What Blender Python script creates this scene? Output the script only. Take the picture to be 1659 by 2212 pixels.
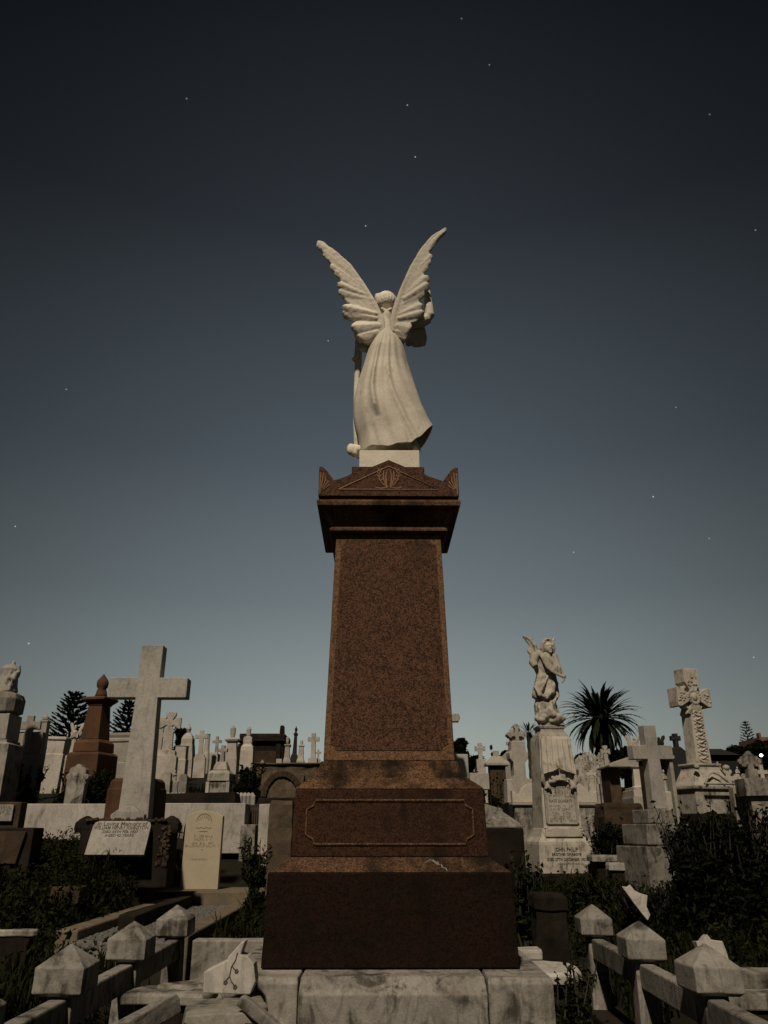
import bpy, bmesh, math, random
from mathutils import Vector, Matrix, noise
R = math.radians
scene = bpy.context.scene
for o in list(bpy.data.objects):
    bpy.data.objects.remove(o)
C = scene.collection

# ------------------------------------------------------------------ camera, sky, moon, exposure
EYE, PITCH, F = 1.25, R(22.5), 1661.0          # eye height (m), upward tilt, focal length in 1/2212 of the frame height
cam_d = bpy.data.cameras.new('camera'); cam = bpy.data.objects.new('camera', cam_d); C.objects.link(cam)
cam_d.sensor_fit = 'VERTICAL'; cam_d.sensor_height = 36; cam_d.lens = 36 * F / 2212
cam_d.clip_start = .05; cam_d.clip_end = 5000
cam.location = (0, 0, EYE); cam.rotation_euler = (R(90) + PITCH, 0, 0)
scene.camera = cam
scene.view_settings.view_transform = 'Standard'; scene.view_settings.look = 'None'
scene.view_settings.gamma = 1; scene.view_settings.use_curve_mapping = False
scene.view_settings.exposure = 0.0

MOON_AZ, MOON_EL = R(13), R(49)                # light comes from behind the camera, over its left shoulder
moon_d = bpy.data.lights.new('moon', 'SUN'); moon = bpy.data.objects.new('moon', moon_d); C.objects.link(moon)
moon_d.energy = 2.85; moon_d.angle = R(2.5); moon_d.color = (1.0, .86, .68)
_d = Vector((math.sin(MOON_AZ) * math.cos(MOON_EL), math.cos(MOON_AZ) * math.cos(MOON_EL), -math.sin(MOON_EL)))
moon.rotation_euler = _d.to_track_quat('-Z', 'Y').to_euler()

def ray(px, py):
    v = (1106 - py) / F
    return (px - 829.5) / F, math.cos(PITCH) - math.sin(PITCH) * v, math.sin(PITCH) + math.cos(PITCH) * v
def at(px, py, Y):
    r = ray(px, py); k = Y / r[1]
    return Vector((r[0] * k, Y, EYE + r[2] * k))
def lin(r, g, b):
    return tuple(((c / 255 + .055) / 1.055) ** 2.4 if c > 10 else c / 255 / 12.92 for c in (r, g, b)) + (1,)

world = bpy.data.worlds.new('World'); scene.world = world; world.use_nodes = True
nt = world.node_tree; nt.nodes.clear(); N = nt.nodes.new; L = nt.links.new
def mathn(tree, op, a, b=None, c=None):
    n = tree.nodes.new('ShaderNodeMath'); n.operation = op
    for i, x in enumerate((a, b, c)):
        if x is None: continue
        if isinstance(x, (int, float)): n.inputs[i].default_value = x
        else: tree.links.new(x, n.inputs[i])
    return n.outputs[0]
tc = N('ShaderNodeTexCoord'); sep = N('ShaderNodeSeparateXYZ'); L(tc.outputs['Generated'], sep.inputs[0])
ramp = N('ShaderNodeValToRGB'); L(sep.outputs['Z'], ramp.inputs[0])
SKY = [(0, (165, 168, 158)), (.105, (152, 160, 155)), (.16, (136, 146, 146)), (.272, (108, 118, 122)), (.438, (78, 87, 94)),
       (.676, (44, 49, 55)), (.83, (25, 28, 31)), (1, (15, 17, 19))]
cr = ramp.color_ramp; cr.interpolation = 'B_SPLINE' if False else 'LINEAR'
while len(cr.elements) < len(SKY): cr.elements.new(.5)
for e, (p, c) in zip(cr.elements, SKY): e.position = p
for e, (p, c) in zip(cr.elements, SKY): e.color = lin(*c)
hl = mathn(nt, 'SQRT', mathn(nt, 'MAXIMUM', mathn(nt, 'SUBTRACT', 1.0, mathn(nt, 'MULTIPLY', sep.outputs['Z'], sep.outputs['Z'])), 1e-4))
ca = mathn(nt, 'DIVIDE', sep.outputs['Y'], hl)                                    # cosine of the azimuth from the afterglow
glow = mathn(nt, 'ADD', .16, mathn(nt, 'MULTIPLY', .84, mathn(nt, 'POWER', mathn(nt, 'MAXIMUM', mathn(nt, 'MULTIPLY_ADD', ca, .5, .5), 0.0), 13.0)))
skyc = N('ShaderNodeVectorMath'); skyc.operation = 'SCALE'; L(ramp.outputs[0], skyc.inputs[0]); L(glow, skyc.inputs['Scale'])
nish = N('ShaderNodeTexSky'); nish.sky_type = 'NISHITA'; nish.sun_disc = False
nish.sun_elevation = MOON_EL; nish.sun_rotation = R(180) + MOON_AZ
nsc = N('ShaderNodeVectorMath'); nsc.operation = 'SCALE'; nsc.inputs['Scale'].default_value = .0003; L(nish.outputs[0], nsc.inputs[0])
addn = N('ShaderNodeVectorMath'); addn.operation = 'ADD'; L(skyc.outputs[0], addn.inputs[0]); L(nsc.outputs[0], addn.inputs[1])
STARS = [(997, 40, .5), (1057, 140, .6), (403, 213, .7), (880, 227, .9), (897, 339, 1.2), (790, 488, 1.2), (1533, 247, .5), (1632, 497, .7),
         (709, 736, .9), (143, 841, .8), (33, 1137, 1.1), (62, 1390, 1.6), (1411, 1073, 1.6), (1239, 1193, 1.0), (1532, 1163, .7),
         (1460, 880, .6), (1628, 1420, .9)]
stars = None
for px, py, b in STARS:
    dv = N('ShaderNodeVectorMath'); dv.operation = 'DISTANCE'; L(tc.outputs['Generated'], dv.inputs[0])
    dv.inputs[1].default_value = Vector(ray(px, py)).normalized()
    s = mathn(nt, 'MULTIPLY', mathn(nt, 'LESS_THAN', dv.outputs['Value'], .00085), b * .24)
    stars = s if stars is None else mathn(nt, 'ADD', stars, s)
add2 = N('ShaderNodeVectorMath'); add2.operation = 'ADD'; L(addn.outputs[0], add2.inputs[0]); L(stars, add2.inputs[1])
bg = N('ShaderNodeBackground'); out = N('ShaderNodeOutputWorld'); L(add2.outputs[0], bg.inputs[0]); bg.inputs[1].default_value = 1.0
L(bg.outputs[0], out.inputs[0])

# ------------------------------------------------------------------ materials
MAT = {}
def stone(name, c1, c2, scale=3, grime=(.05, .045, .035), gamt=.5, gscale=2.5, streak=.4, bump=.25, rough=.75, speck=None, spscale=90, vein=0, fine=.35):
    m = bpy.data.materials.new(name); m.use_nodes = True; t = m.node_tree; n = t.nodes.new; l = t.links.new
    bs = t.nodes['Principled BSDF']; bs.inputs['Roughness'].default_value = min(.95, rough + .12); bs.inputs['Specular IOR Level'].default_value = .14
    tc = n('ShaderNodeTexCoord'); oi = n('ShaderNodeObjectInfo')
    off = n('ShaderNodeVectorMath'); off.operation = 'SCALE'; off.inputs[0].default_value = (17, 31, 23); l(oi.outputs['Random'], off.inputs['Scale'])
    co = n('ShaderNodeVectorMath'); co.operation = 'ADD'; l(tc.outputs['Object'], co.inputs[0]); l(off.outputs[0], co.inputs[1])
    def nz(sc, det=4, ro=.55, vec=None, dist=0):
        x = n('ShaderNodeTexNoise'); x.inputs['Scale'].default_value = sc; x.inputs['Detail'].default_value = det
        x.inputs['Roughness'].default_value = ro; x.inputs['Distortion'].default_value = dist; l(vec or co.outputs[0], x.inputs['Vector']); return x.outputs['Fac']
    def rng(v, a, b, lo=0, hi=1):
        x = n('ShaderNodeMapRange'); x.inputs[1].default_value = a; x.inputs[2].default_value = b; x.inputs[3].default_value = lo; x.inputs[4].default_value = hi
        x.interpolation_type = 'SMOOTHSTEP'; l(v, x.inputs[0]); return x.outputs[0]
    def mix(f, a, b, mode='MIX'):
        x = n('ShaderNodeMix'); x.data_type = 'RGBA'; x.blend_type = mode
        if isinstance(f, float): x.inputs[0].default_value = f
        else: l(f, x.inputs[0])
        for i, v in ((6, a), (7, b)):
            if isinstance(v, tuple): x.inputs[i].default_value = v + (1,) if len(v) == 3 else v
            else: l(v, x.inputs[i])
        return x.outputs[2]
    col = mix(rng(nz(scale, 6, .6, dist=.6), .32, .68), c1, c2)
    if vein:
        w = n('ShaderNodeTexNoise'); w.noise_dimensions = '3D'; w.inputs['Scale'].default_value = 2.2; w.inputs['Detail'].default_value = 5; w.inputs['Distortion'].default_value = 1.6
        mp = n('ShaderNodeMapping'); mp.inputs['Rotation'].default_value = (.4, .6, .3); mp.inputs['Scale'].default_value = (2.2, 1, .7); l(co.outputs[0], mp.inputs[0]); l(mp.outputs[0], w.inputs['Vector'])
        a = mathn(t, 'ABSOLUTE', mathn(t, 'SUBTRACT', w.outputs['Fac'], .5))
        col = mix(mathn(t, 'MULTIPLY', rng(a, .0, .035, 1, 0), vein), col, tuple(c * .5 for c in c2))
    if speck:
        vo = n('ShaderNodeTexVoronoi'); vo.inputs['Scale'].default_value = spscale; l(co.outputs[0], vo.inputs['Vector'])
        sh = n('ShaderNodeSeparateColor'); l(vo.outputs['Color'], sh.inputs[0])
        clump = rng(nz(spscale * .22, 3), .3, .7, -.18, .18)
        v = mathn(t, 'ADD', sh.outputs[0], clump)
        col = mix(rng(v, .62, .68), col, speck[0]); col = mix(rng(v, .36, .30), col, speck[1])
    fn = nz(scale * 14, 5, .65)
    col = mix(fine, col, mix(rng(fn, .3, .7), (.45, .44, .42), (1, 1, 1)), 'MULTIPLY')
    # grime: blotches, and drips drawn out downwards
    mp = n('ShaderNodeMapping'); mp.inputs['Scale'].default_value = (1, 1, .16); l(co.outputs[0], mp.inputs[0])
    dr = nz(gscale * 5, 5, .6, mp.outputs[0], .4)
    bl = nz(gscale, 6, .65, dist=.8)
    g = mathn(t, 'MULTIPLY', rng(mathn(t, 'MULTIPLY_ADD', dr, streak, mathn(t, 'MULTIPLY', bl, 1 - streak)), .62 - .22 * gamt, .78 - .2 * gamt), min(1.0, .35 + gamt))
    sp = mathn(t, 'MULTIPLY', rng(nz(gscale * 9, 4, .7), .62, .72), .55 * min(1, gamt * 1.6))
    g = mathn(t, 'MAXIMUM', g, sp)
    col = mix(g, col, grime)
    var = mathn(t, 'MULTIPLY_ADD', oi.outputs['Random'], .42, .76)
    vm = n('ShaderNodeVectorMath'); vm.operation = 'SCALE'; l(col, vm.inputs[0]); l(var, vm.inputs['Scale'])
    l(vm.outputs[0], bs.inputs['Base Color'])
    bp = n('ShaderNodeBump'); bp.inputs['Strength'].default_value = bump; bp.inputs['Distance'].default_value = .02
    l(mathn(t, 'ADD', mathn(t, 'MULTIPLY', nz(22, 6, .7), .6), mathn(t, 'MULTIPLY', nz(110, 3, .6), .25)), bp.inputs['Height']); l(bp.outputs[0], bs.inputs['Normal'])
    MAT[name] = m; return m
def plain(name, col, rough=.8, emit=None, es=1, var=.3, scale=6, trans=0):
    m = bpy.data.materials.new(name); m.use_nodes = True; t = m.node_tree; bs = t.nodes['Principled BSDF']
    bs.inputs['Roughness'].default_value = rough
    if emit:
        bs.inputs['Emission Color'].default_value = emit + (1,); bs.inputs['Emission Strength'].default_value = es
    x = t.nodes.new('ShaderNodeTexNoise'); x.inputs['Scale'].default_value = scale; x.inputs['Detail'].default_value = 4
    tc = t.nodes.new('ShaderNodeTexCoord'); t.links.new(tc.outputs['Object'], x.inputs['Vector'])
    r = t.nodes.new('ShaderNodeValToRGB'); t.links.new(x.outputs['Fac'], r.inputs[0])
    r.color_ramp.elements[0].position = .3; r.color_ramp.elements[1].position = .7
    r.color_ramp.elements[0].color = tuple(c * (1 - var) for c in col) + (1,); r.color_ramp.elements[1].color = tuple(c * (1 + var) for c in col) + (1,)
    t.links.new(r.outputs[0], bs.inputs['Base Color'])
    MAT[name] = m; return m
stone('angel_marble', (.80, .735, .62), (.68, .62, .515), 5, (.20, .165, .12), .34, 4.5, .45, .22, .6, fine=.3)
stone('marble', (.46, .43, .385), (.36, .335, .30), 2.5, (.10, .09, .075), .35, 2.5, .45, .2, .6, vein=.35)
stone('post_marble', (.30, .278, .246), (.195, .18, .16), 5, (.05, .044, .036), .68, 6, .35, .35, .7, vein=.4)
stone('grimy_marble', (.40, .37, .32), (.24, .22, .19), 4, (.04, .035, .027), .72, 3.0, .35, .35, .75)
stone('far_marble', (.48, .44, .385), (.36, .33, .285), 2, (.11, .10, .08), .4, 2, .5, .2, .7)
stone('carved_marble', (.50, .458, .39), (.38, .347, .295), 5, (.085, .073, .057), .55, 5, .5, .3, .65)
stone('cream_stone', (.43, .37, .27), (.385, .33, .24), 5, (.20, .16, .10), .12, 3, .6, .12, .7, fine=.18)
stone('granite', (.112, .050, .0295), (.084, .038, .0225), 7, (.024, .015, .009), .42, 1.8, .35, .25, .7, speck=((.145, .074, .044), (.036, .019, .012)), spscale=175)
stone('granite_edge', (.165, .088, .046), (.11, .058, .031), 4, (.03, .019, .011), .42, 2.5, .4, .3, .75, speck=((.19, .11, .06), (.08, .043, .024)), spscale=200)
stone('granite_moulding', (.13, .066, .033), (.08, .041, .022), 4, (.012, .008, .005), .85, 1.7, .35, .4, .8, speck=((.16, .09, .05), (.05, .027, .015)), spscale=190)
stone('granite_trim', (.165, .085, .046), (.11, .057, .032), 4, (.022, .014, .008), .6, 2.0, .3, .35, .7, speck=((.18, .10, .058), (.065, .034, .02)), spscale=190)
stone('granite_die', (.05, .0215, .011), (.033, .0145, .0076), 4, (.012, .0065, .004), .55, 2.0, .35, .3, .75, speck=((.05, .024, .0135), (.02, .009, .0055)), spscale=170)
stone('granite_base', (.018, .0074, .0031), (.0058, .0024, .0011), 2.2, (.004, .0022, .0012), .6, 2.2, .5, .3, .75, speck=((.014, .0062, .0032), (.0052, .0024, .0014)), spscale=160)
stone('carving_line', (.36, .215, .135), (.27, .155, .095), 8, (.08, .05, .03), .3, 5, .3, .2, .7)
stone('sandstone', (.112, .058, .033), (.076, .040, .024), 3, (.04, .024, .015), .45, 2.5, .6, .3, .8)
stone('brown_stone', (.085, .056, .035), (.05, .034, .023), 4, (.025, .021, .015), .6, 3, .5, .5, .85)
stone('tan_stone', (.14, .105, .072), (.085, .064, .045), 4, (.028, .023, .016), .55, 3, .5, .5, .85)
stone('dark_stone', (.026, .020, .014), (.013, .010, .007), 3, (.007, .007, .005), .6, 3, .6, .5, .85)
stone('slate', (.03, .03, .03), (.02, .02, .02), 3, (.012, .012, .011), .4, 3, .5, .2, .6)
stone('concrete', (.25, .20, .14), (.18, .145, .10), 5, (.06, .05, .035), .35, 3, .4, .4, .85)
stone('soil', (.020, .018, .011), (.012, .012, .007), 1.2, (.010, .011, .006), .5, .8, 0, .8, .95)
stone('gravel', (.21, .20, .185), (.13, .12, .11), 30, (.05, .05, .045), .5, 12, 0, 1.0, .9)
plain('lettering', (.075, .065, .054), .85, var=.6, scale=60)
plain('soft_lettering', (.19, .155, .105), .8)
plain('rust', (.05, .03, .02), .8)
def leafmat(name, c1, c2, rough=.6):
    m = bpy.data.materials.new(name); m.use_nodes = True; t = m.node_tree; bs = t.nodes['Principled BSDF']; bs.inputs['Roughness'].default_value = rough
    g = t.nodes.new('ShaderNodeNewGeometry'); r = t.nodes.new('ShaderNodeValToRGB'); t.links.new(g.outputs['Random Per Island'], r.inputs[0])
    r.color_ramp.elements[0].color = c1 + (1,); r.color_ramp.elements[1].color = c2 + (1,); t.links.new(r.outputs[0], bs.inputs['Base Color'])
    bs.inputs['Specular IOR Level'].default_value = .05
    MAT[name] = m; return m
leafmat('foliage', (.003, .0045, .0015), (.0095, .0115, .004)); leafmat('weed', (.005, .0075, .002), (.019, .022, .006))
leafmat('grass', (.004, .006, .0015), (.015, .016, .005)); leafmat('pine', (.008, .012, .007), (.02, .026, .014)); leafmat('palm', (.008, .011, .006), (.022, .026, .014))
leafmat('pale_leaf', (.10, .11, .06), (.22, .22, .14))
plain('bark', (.03, .024, .018), .9, var=.4, scale=12)
plain('lamp_glow', (.9, .9, .85), .5, (1, .97, .88), 9)
plain('window_glow', (.9, .9, .85), .5, (1, .98, .92), 3)
plain('brick', (.17, .085, .05), .8)
plain('black_wall', (.007, .006, .006), .95)

# ------------------------------------------------------------------ mesh helpers
class G:
    def __init__(s): s.v = []; s.f = []
    def add(s, vs, fs):
        b = len(s.v); s.v += [tuple(p) for p in vs]; s.f += [tuple(i + b for i in f) for f in fs]; return s
    def rings(s, rs, cap=True, closed=True):
        n = len(rs[0]); vs = [p for r in rs for p in r]; fs = []
        for i in range(len(rs) - 1):
            for j in range(n if closed else n - 1):
                a, b = i * n + j, i * n + (j + 1) % n; fs.append((a, b, b + n, a + n))
        if cap: fs.append(tuple(reversed(range(n)))); fs.append(tuple((len(rs) - 1) * n + j for j in range(n)))
        return s.add(vs, fs)
    def box(s, x0, x1, y0, y1, z0, z1):
        return s.rings([[(x0, y0, z), (x1, y0, z), (x1, y1, z), (x0, y1, z)] for z in (z0, z1)])
    def sq(s, prof, cx=0, cy=0):
        return s.rings([[(cx - a, cy - b, z), (cx + a, cy - b, z), (cx + a, cy + b, z), (cx - a, cy + b, z)] for z, a, b in prof])
    def octo(s, prof, ch=.3, cx=0, cy=0):
        return s.rings([[(cx + x * a, cy + y * a, z) for x, y in ((-1 + ch, -1), (1 - ch, -1), (1, -1 + ch), (1, 1 - ch), (1 - ch, 1), (-1 + ch, 1), (-1, 1 - ch), (-1, -1 + ch))] for z, a in prof])
    def lathe(s, prof, n=20, cx=0, cy=0):
        return s.rings([[(cx + r * math.cos(2 * math.pi * j / n), cy + r * math.sin(2 * math.pi * j / n), z) for j in range(n)] for z, r in prof])
    def prism(s, poly, y0, y1):
        a = sum(poly[i][0] * poly[(i + 1) % len(poly)][1] - poly[(i + 1) % len(poly)][0] * poly[i][1] for i in range(len(poly)))
        p = poly if a > 0 else poly[::-1]
        n = len(p); vs = [(x, y0, z) for x, z in p] + [(x, y1, z) for x, z in p]
        fs = [tuple(range(n)), tuple(reversed(range(n, 2 * n)))] + [(i, n + i, n + (i + 1) % n, (i + 1) % n) for i in range(n)]
        return s.add(vs, fs)
    def disk(s, cx, cz, r, y0, y1, n=14):
        return s.prism([(cx + r * math.cos(2 * math.pi * i / n), cz + r * math.sin(2 * math.pi * i / n)) for i in range(n)], y0, y1)
    def tube(s, pts, rad, n=8, flat=1):
        pts = [Vector(p) for p in pts]
        if not hasattr(rad, '__len__'): rad = [rad] * len(pts)
        rs = []; up = Vector((.13, .97, .2))
        for i, p in enumerate(pts):
            d = (pts[min(i + 1, len(pts) - 1)] - pts[max(i - 1, 0)]).normalized()
            a = d.cross(up)
            if a.length < .05: a = d.cross(Vector((1, 0, 0)))
            a.normalize(); b = a.cross(d)
            rs.append([p + a * rad[i] * math.cos(2 * math.pi * j / n) + b * rad[i] * flat * math.sin(2 * math.pi * j / n) for j in range(n)])
        return s.rings(rs)
    def ell(s, c, r, n=16, m=10, rot=None):
        c = Vector(c); rs = []
        for i in range(m + 1):
            ph = -math.pi / 2 + math.pi * (i + .001 if i == 0 else i - .001 if i == m else i) / m
            ring = []
            for j in range(n):
                th = 2 * math.pi * j / n
                p = Vector((r[0] * math.cos(ph) * math.cos(th), r[1] * math.cos(ph) * math.sin(th), r[2] * math.sin(ph)))
                if rot: p = rot @ p
                ring.append(c + p)
            rs.append(ring)
        return s.rings(rs)
    def mesh(s, name):
        me = bpy.data.meshes.new(name); me.from_pydata(s.v, [], s.f); me.validate(); me.update(); return me
    def build(s, name, mat, parent=None, bevel=0, smooth=False, label=None, rough=0, fix=True):
        me = s.mesh(name)
        if fix or rough:
            bm = bmesh.new(); bm.from_mesh(me)
            if fix: bmesh.ops.recalc_face_normals(bm, faces=bm.faces)
            if rough:
                bmesh.ops.triangulate(bm, faces=[f for f in bm.faces if len(f.verts) > 4])
                for _ in range(3):
                    ed = [e for e in bm.edges if e.calc_length() > .07]
                    if ed: bmesh.ops.subdivide_edges(bm, edges=ed, cuts=1, use_grid_fill=True)
                for v in bm.verts:
                    v.co += noise.noise_vector(v.co * 9 + Vector((3.1 * len(s.v), 0, 0))) * rough + noise.noise_vector(v.co * 31) * rough * .4
            bm.to_mesh(me); bm.free()
        o = bpy.data.objects.new(name, me); C.objects.link(o); o.parent = parent
        me.materials.append(MAT[mat] if isinstance(mat, str) else mat)
        if smooth:
            me.polygons.foreach_set('use_smooth', [True] * len(me.polygons))
        if bevel:
            b = o.modifiers.new('edge', 'BEVEL'); b.width = bevel; b.segments = 2; b.limit_method = 'ANGLE'; b.angle_limit = R(35)
        if label: o['label'] = label
        if name == 'inscription': o['kind'] = 'stuff'      # letters too small to pick apart
        return o
def sculpt(g, name, mat, parent=None, voxel=.012, it=4, amp=0, nscale=20, label=None):
    """weld overlapping solids into one carved surface"""
    o = g.build(name, mat, parent)
    m = o.modifiers.new('weld', 'REMESH'); m.mode = 'VOXEL'; m.voxel_size = voxel; m.use_smooth_shade = True
    sm = o.modifiers.new('soften', 'SMOOTH'); sm.iterations = it; sm.factor = .5
    bpy.context.view_layer.update()
    me = bpy.data.meshes.new_from_object(o.evaluated_get(bpy.context.evaluated_depsgraph_get()))
    o.modifiers.clear(); old = o.data; o.data = me; bpy.data.meshes.remove(old); me.name = name
    if amp:
        nn = [0.0] * (3 * len(me.vertices)); me.vertices.foreach_get('normal', nn); cc_ = [0.0] * len(nn); me.vertices.foreach_get('co', cc_)
        for i in range(0, len(nn), 3):
            a = noise.noise((cc_[i] * nscale, cc_[i + 1] * nscale, cc_[i + 2] * nscale)) * amp
            cc_[i] += nn[i] * a; cc_[i + 1] += nn[i + 1] * a; cc_[i + 2] += nn[i + 2] * a
        me.vertices.foreach_set('co', cc_); me.update()
    me.polygons.foreach_set('use_smooth', [True] * len(me.polygons))
    if label: o['label'] = label
    return o
def tag(o, label, cat, group=None):
    o['label'] = label; o['category'] = cat
    if 'kind' not in o: o['kind'] = 'thing'
    if group: o['group'] = group
    return o
def thing(name, label, cat, loc, rz=0, group=None):
    o = bpy.data.objects.new(name, None); C.objects.link(o); o.location = loc; o.rotation_euler = (0, 0, rz); o.empty_display_size = .2
    return tag(o, label, cat, group)
def text(name, s, size, mat, parent, loc, rot=(R(90), 0, 0), width=None):
    cu = bpy.data.curves.new(name, 'FONT'); cu.body = s; cu.size = size; cu.align_x = 'CENTER'; cu.align_y = 'CENTER'; cu.extrude = .0012; cu.resolution_u = 2; cu.offset = size * .012
    t = bpy.data.objects.new('tmp', cu); C.objects.link(t); bpy.context.view_layer.update()
    me = bpy.data.meshes.new_from_object(t.evaluated_get(bpy.context.evaluated_depsgraph_get())); bpy.data.objects.remove(t); me.name = name
    if width:
        xs = [v.co.x for v in me.vertices]; k = width / max(.001, max(xs) - min(xs))
        for v in me.vertices: v.co.x *= k
    me.materials.clear(); me.materials.append(MAT[mat])
    o = bpy.data.objects.new(name, me); C.objects.link(o); o.parent = parent; o.location = loc; o.rotation_euler = rot; o['kind'] = 'stuff'
    return o
def worn(g, x0, x1, z, h, y, rng, words=3):
    """one row of weathered lettering too worn to read, as short cut strokes"""
    x = x0; gaps = sorted(rng.uniform(x0, x1) for _ in range(words - 1))
    while x < x1:
        w = h * rng.uniform(.25, .55)
        if not any(abs(x - q) < h * .5 for q in gaps):
            for _ in range(2):
                a = x + rng.uniform(0, w); t = h * .10
                if rng.random() < .6: g.box(a, a + t, y - .0015, y + .004, z - h * rng.uniform(.3, .5), z + h * rng.uniform(.3, .5))
                else:
                    zz = z + rng.choice((-.4, 0, .4)) * h; g.box(x, x + w, y - .0015, y + .004, zz - t / 2, zz + t / 2)
        x += w + h * .18

# ------------------------------------------------------------------ the ground: a hillside that climbs away from the camera
GL = [(-60, -.6), (2, .05), (5.5, .1), (6.1, .42), (9.4, .5), (11, .85), (15, 1.55), (20, 2.2), (30, 3.2), (45, 4.55), (70, 4.9), (150, 4.2), (3000, 4)]
GR = [(-60, -.6), (2, .05), (5.5, .1), (7, .25), (11, .45), (13, .6), (16, 1.2), (20, 1.55), (30, 2.4), (50, 3.7), (80, 4.3), (150, 4.2), (3000, 4)]
def pl(t, y):
    for (a, b), (c, d) in zip(t, t[1:]):
        if y <= c: return b + (d - b) * (y - a) / (c - a)
    return t[-1][1]
GM = [(-60, -.6), (2, .1), (3, .38), (5, .46), (5.6, .5), (6.4, .62), (7.8, .9), (10.6, 1.08), (13, 1.4), (15, 1.55), (16, 1.72)]
GS = [(-60, -.6), (2, .1), (3, .38), (4, .46), (7, .48), (11, .5), (13, .6), (16, 1.2)]      # the neighbouring plots lie higher
def ground_z(x, y):
    z = ground_base(x, y)
    if abs(x) > 1.42 and y < 15 and (x > 0 or y < 5.7): z = max(z, z + (pl(GS, y) - z) * min(1, (abs(x) - 1.42) / .2))
    return z
def ground_base(x, y):
    if x < -2.3 and y < 15.5:
        k = min(1, (-2.3 - x) / .25); return pl(GL, y) * (1 - k) + pl(GM, y) * k
    k = min(1, max(0, (x + .6) / 1.6)); k = k * k * (3 - 2 * k)
    return pl(GL, y) * (1 - k) + pl(GR, y) * k
def flat_z(x, y):
    return ground_z(x, y) + .05 * noise.noise((x * .8, y * .8, 0)) + .03 * noise.noise((x * 2.6, y * 2.6, 3)) * (1 if y < 30 else .5)
xs = [-1500, -600, -250, -120, -70, -45] + [-30 + i * 1.0 for i in range(24)] + [-6 + i * .25 for i in range(49)] + [6.5 + i for i in range(24)] + [35, 45, 70, 120, 250, 600, 1500]
ys = [-60, -30, -15, -8, -4, -2] + [i * .25 for i in range(60)] + [15 + i for i in range(40)] + [56, 60, 66, 75, 90, 110, 140, 200, 300, 500, 900, 1800, 3000]
g = G(); g.rings([[(x, y, flat_z(x, y)) for x in xs] for y in ys], cap=False, closed=False)
go = g.build('ground', 'soil', smooth=True, fix=False); go['kind'] = 'structure'
# ------------------------------------------------------------------ the great pedestal and its marble plinth
XC, YC = .024, 4.77
ped = thing('pedestal', 'tall tapering red-brown granite pedestal with gabled cornice under the large angel', 'pedestal', (XC, YC, .65), R(.7))
Z0 = .65
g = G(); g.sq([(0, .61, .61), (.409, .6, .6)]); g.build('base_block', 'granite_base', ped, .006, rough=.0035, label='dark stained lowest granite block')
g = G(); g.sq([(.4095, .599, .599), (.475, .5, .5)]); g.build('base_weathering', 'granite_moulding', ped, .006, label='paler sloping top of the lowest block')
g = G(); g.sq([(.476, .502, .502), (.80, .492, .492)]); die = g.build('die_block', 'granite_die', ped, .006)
def notched(x, z0, z1, c):
    return [(-x + c, z0), (x - c, z0), (x - c * .8, z0 + c * .55), (x - c * .3, z0 + c * .8), (x, z0 + c), (x, z1 - c), (x - c * .3, z1 - c * .8), (x - c * .8, z1 - c * .55), (x - c, z1),
            (-x + c, z1), (-x + c * .8, z1 - c * .55), (-x + c * .3, z1 - c * .8), (-x, z1 - c), (-x, z0 + c), (-x + c * .3, z0 + c * .8), (-x + c * .8, z0 + c * .55)]
for k in range(4):
    pts = [(x, -.502 + (z - .476) * .031 - .002, z) for x, z in notched(.43, .535, .745, .045)]
    g = G(); g.tube(pts + pts[:1], .006, 6); f = g.build('panel_fillet', 'granite_trim', die); f.rotation_euler = (0, 0, k * R(90))
    # thin worn lighter line around the panel
g = G(); g.sq([(.801, .492, .492), (.808, .49, .49), (.83, .462, .462), (.848, .436, .436), (.858, .428, .428), (.862, .408, .408), (.868, .408, .408), (.885, .403, .403), (.905, .388, .388), (.925, .378, .378), (.946, .374, .374), (.95, .364, .364)])
g.build('base_moulding', 'granite_moulding', ped, .004)
SH0, SH1, W0, W1 = .952, 2.29, .36, .3225
g = G(); g.sq([(SH0, W0, W0), (SH1, W1, W1)]); shaft = g.build('shaft', 'granite_edge', ped, .006)
tilt = math.atan((W0 - W1) / (SH1 - SH0))
for k in range(4):
    a, b = SH0 + .055, SH1 - .035
    def hw(z): return W0 + (W1 - W0) * (z - SH0) / (SH1 - SH0)
    pl0 = notched(1, a, b, .035)
    poly = []
    for x, z in pl0:
        s = hw(z) - .033; sx = 1 if x > 0 else -1
        poly.append((sx * (s - (1 - abs(x)) ), z))
    g = G(); n = len(poly)
    vs = [(x, -hw(z) - .003, z) for x, z in poly] + [(x, -hw(z) + .01, z) for x, z in poly]
    g.add(vs, [tuple(range(n)), tuple(reversed(range(n, 2 * n)))] + [(i, n + i, n + (i + 1) % n, (i + 1) % n) for i in range(n)])
    p = g.build('panel', 'granite', shaft); p.rotation_euler = (0, 0, k * R(90))
g = G()
cov = [(2.291, .322), (2.296, .352), (2.303, .362), (2.318, .362), (2.326, .352), (2.33, .345)]
for i in range(9):
    t = i / 8; cov.append((2.335 + .095 * math.sin(t * math.pi / 2), .345 + .07 * (1 - math.cos(t * math.pi / 2))))
cov += [(2.434, .428), (2.44, .438), (2.462, .442), (2.478, .436), (2.484, .41), (2.5, .41)]
g.sq([(z, a, a) for z, a in cov]); g.build('cornice', 'granite_trim', ped, .002)
g = G(); g.sq([(2.501, .425, .425), (2.6, .40, .40), (2.72, .26, .26), (2.745, .24, .24)]); g.build('roof_block', 'granite_die', ped)
def gable():
    P = [(-.434, 2.502), (.434, 2.502), (.434, 2.70), (.415, 2.703), (.385, 2.675), (.35, 2.625), (.33, 2.598), (.0, 2.752), (-.33, 2.598), (-.35, 2.625), (-.385, 2.675), (-.415, 2.703), (-.434, 2.70)]
    return P
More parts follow.
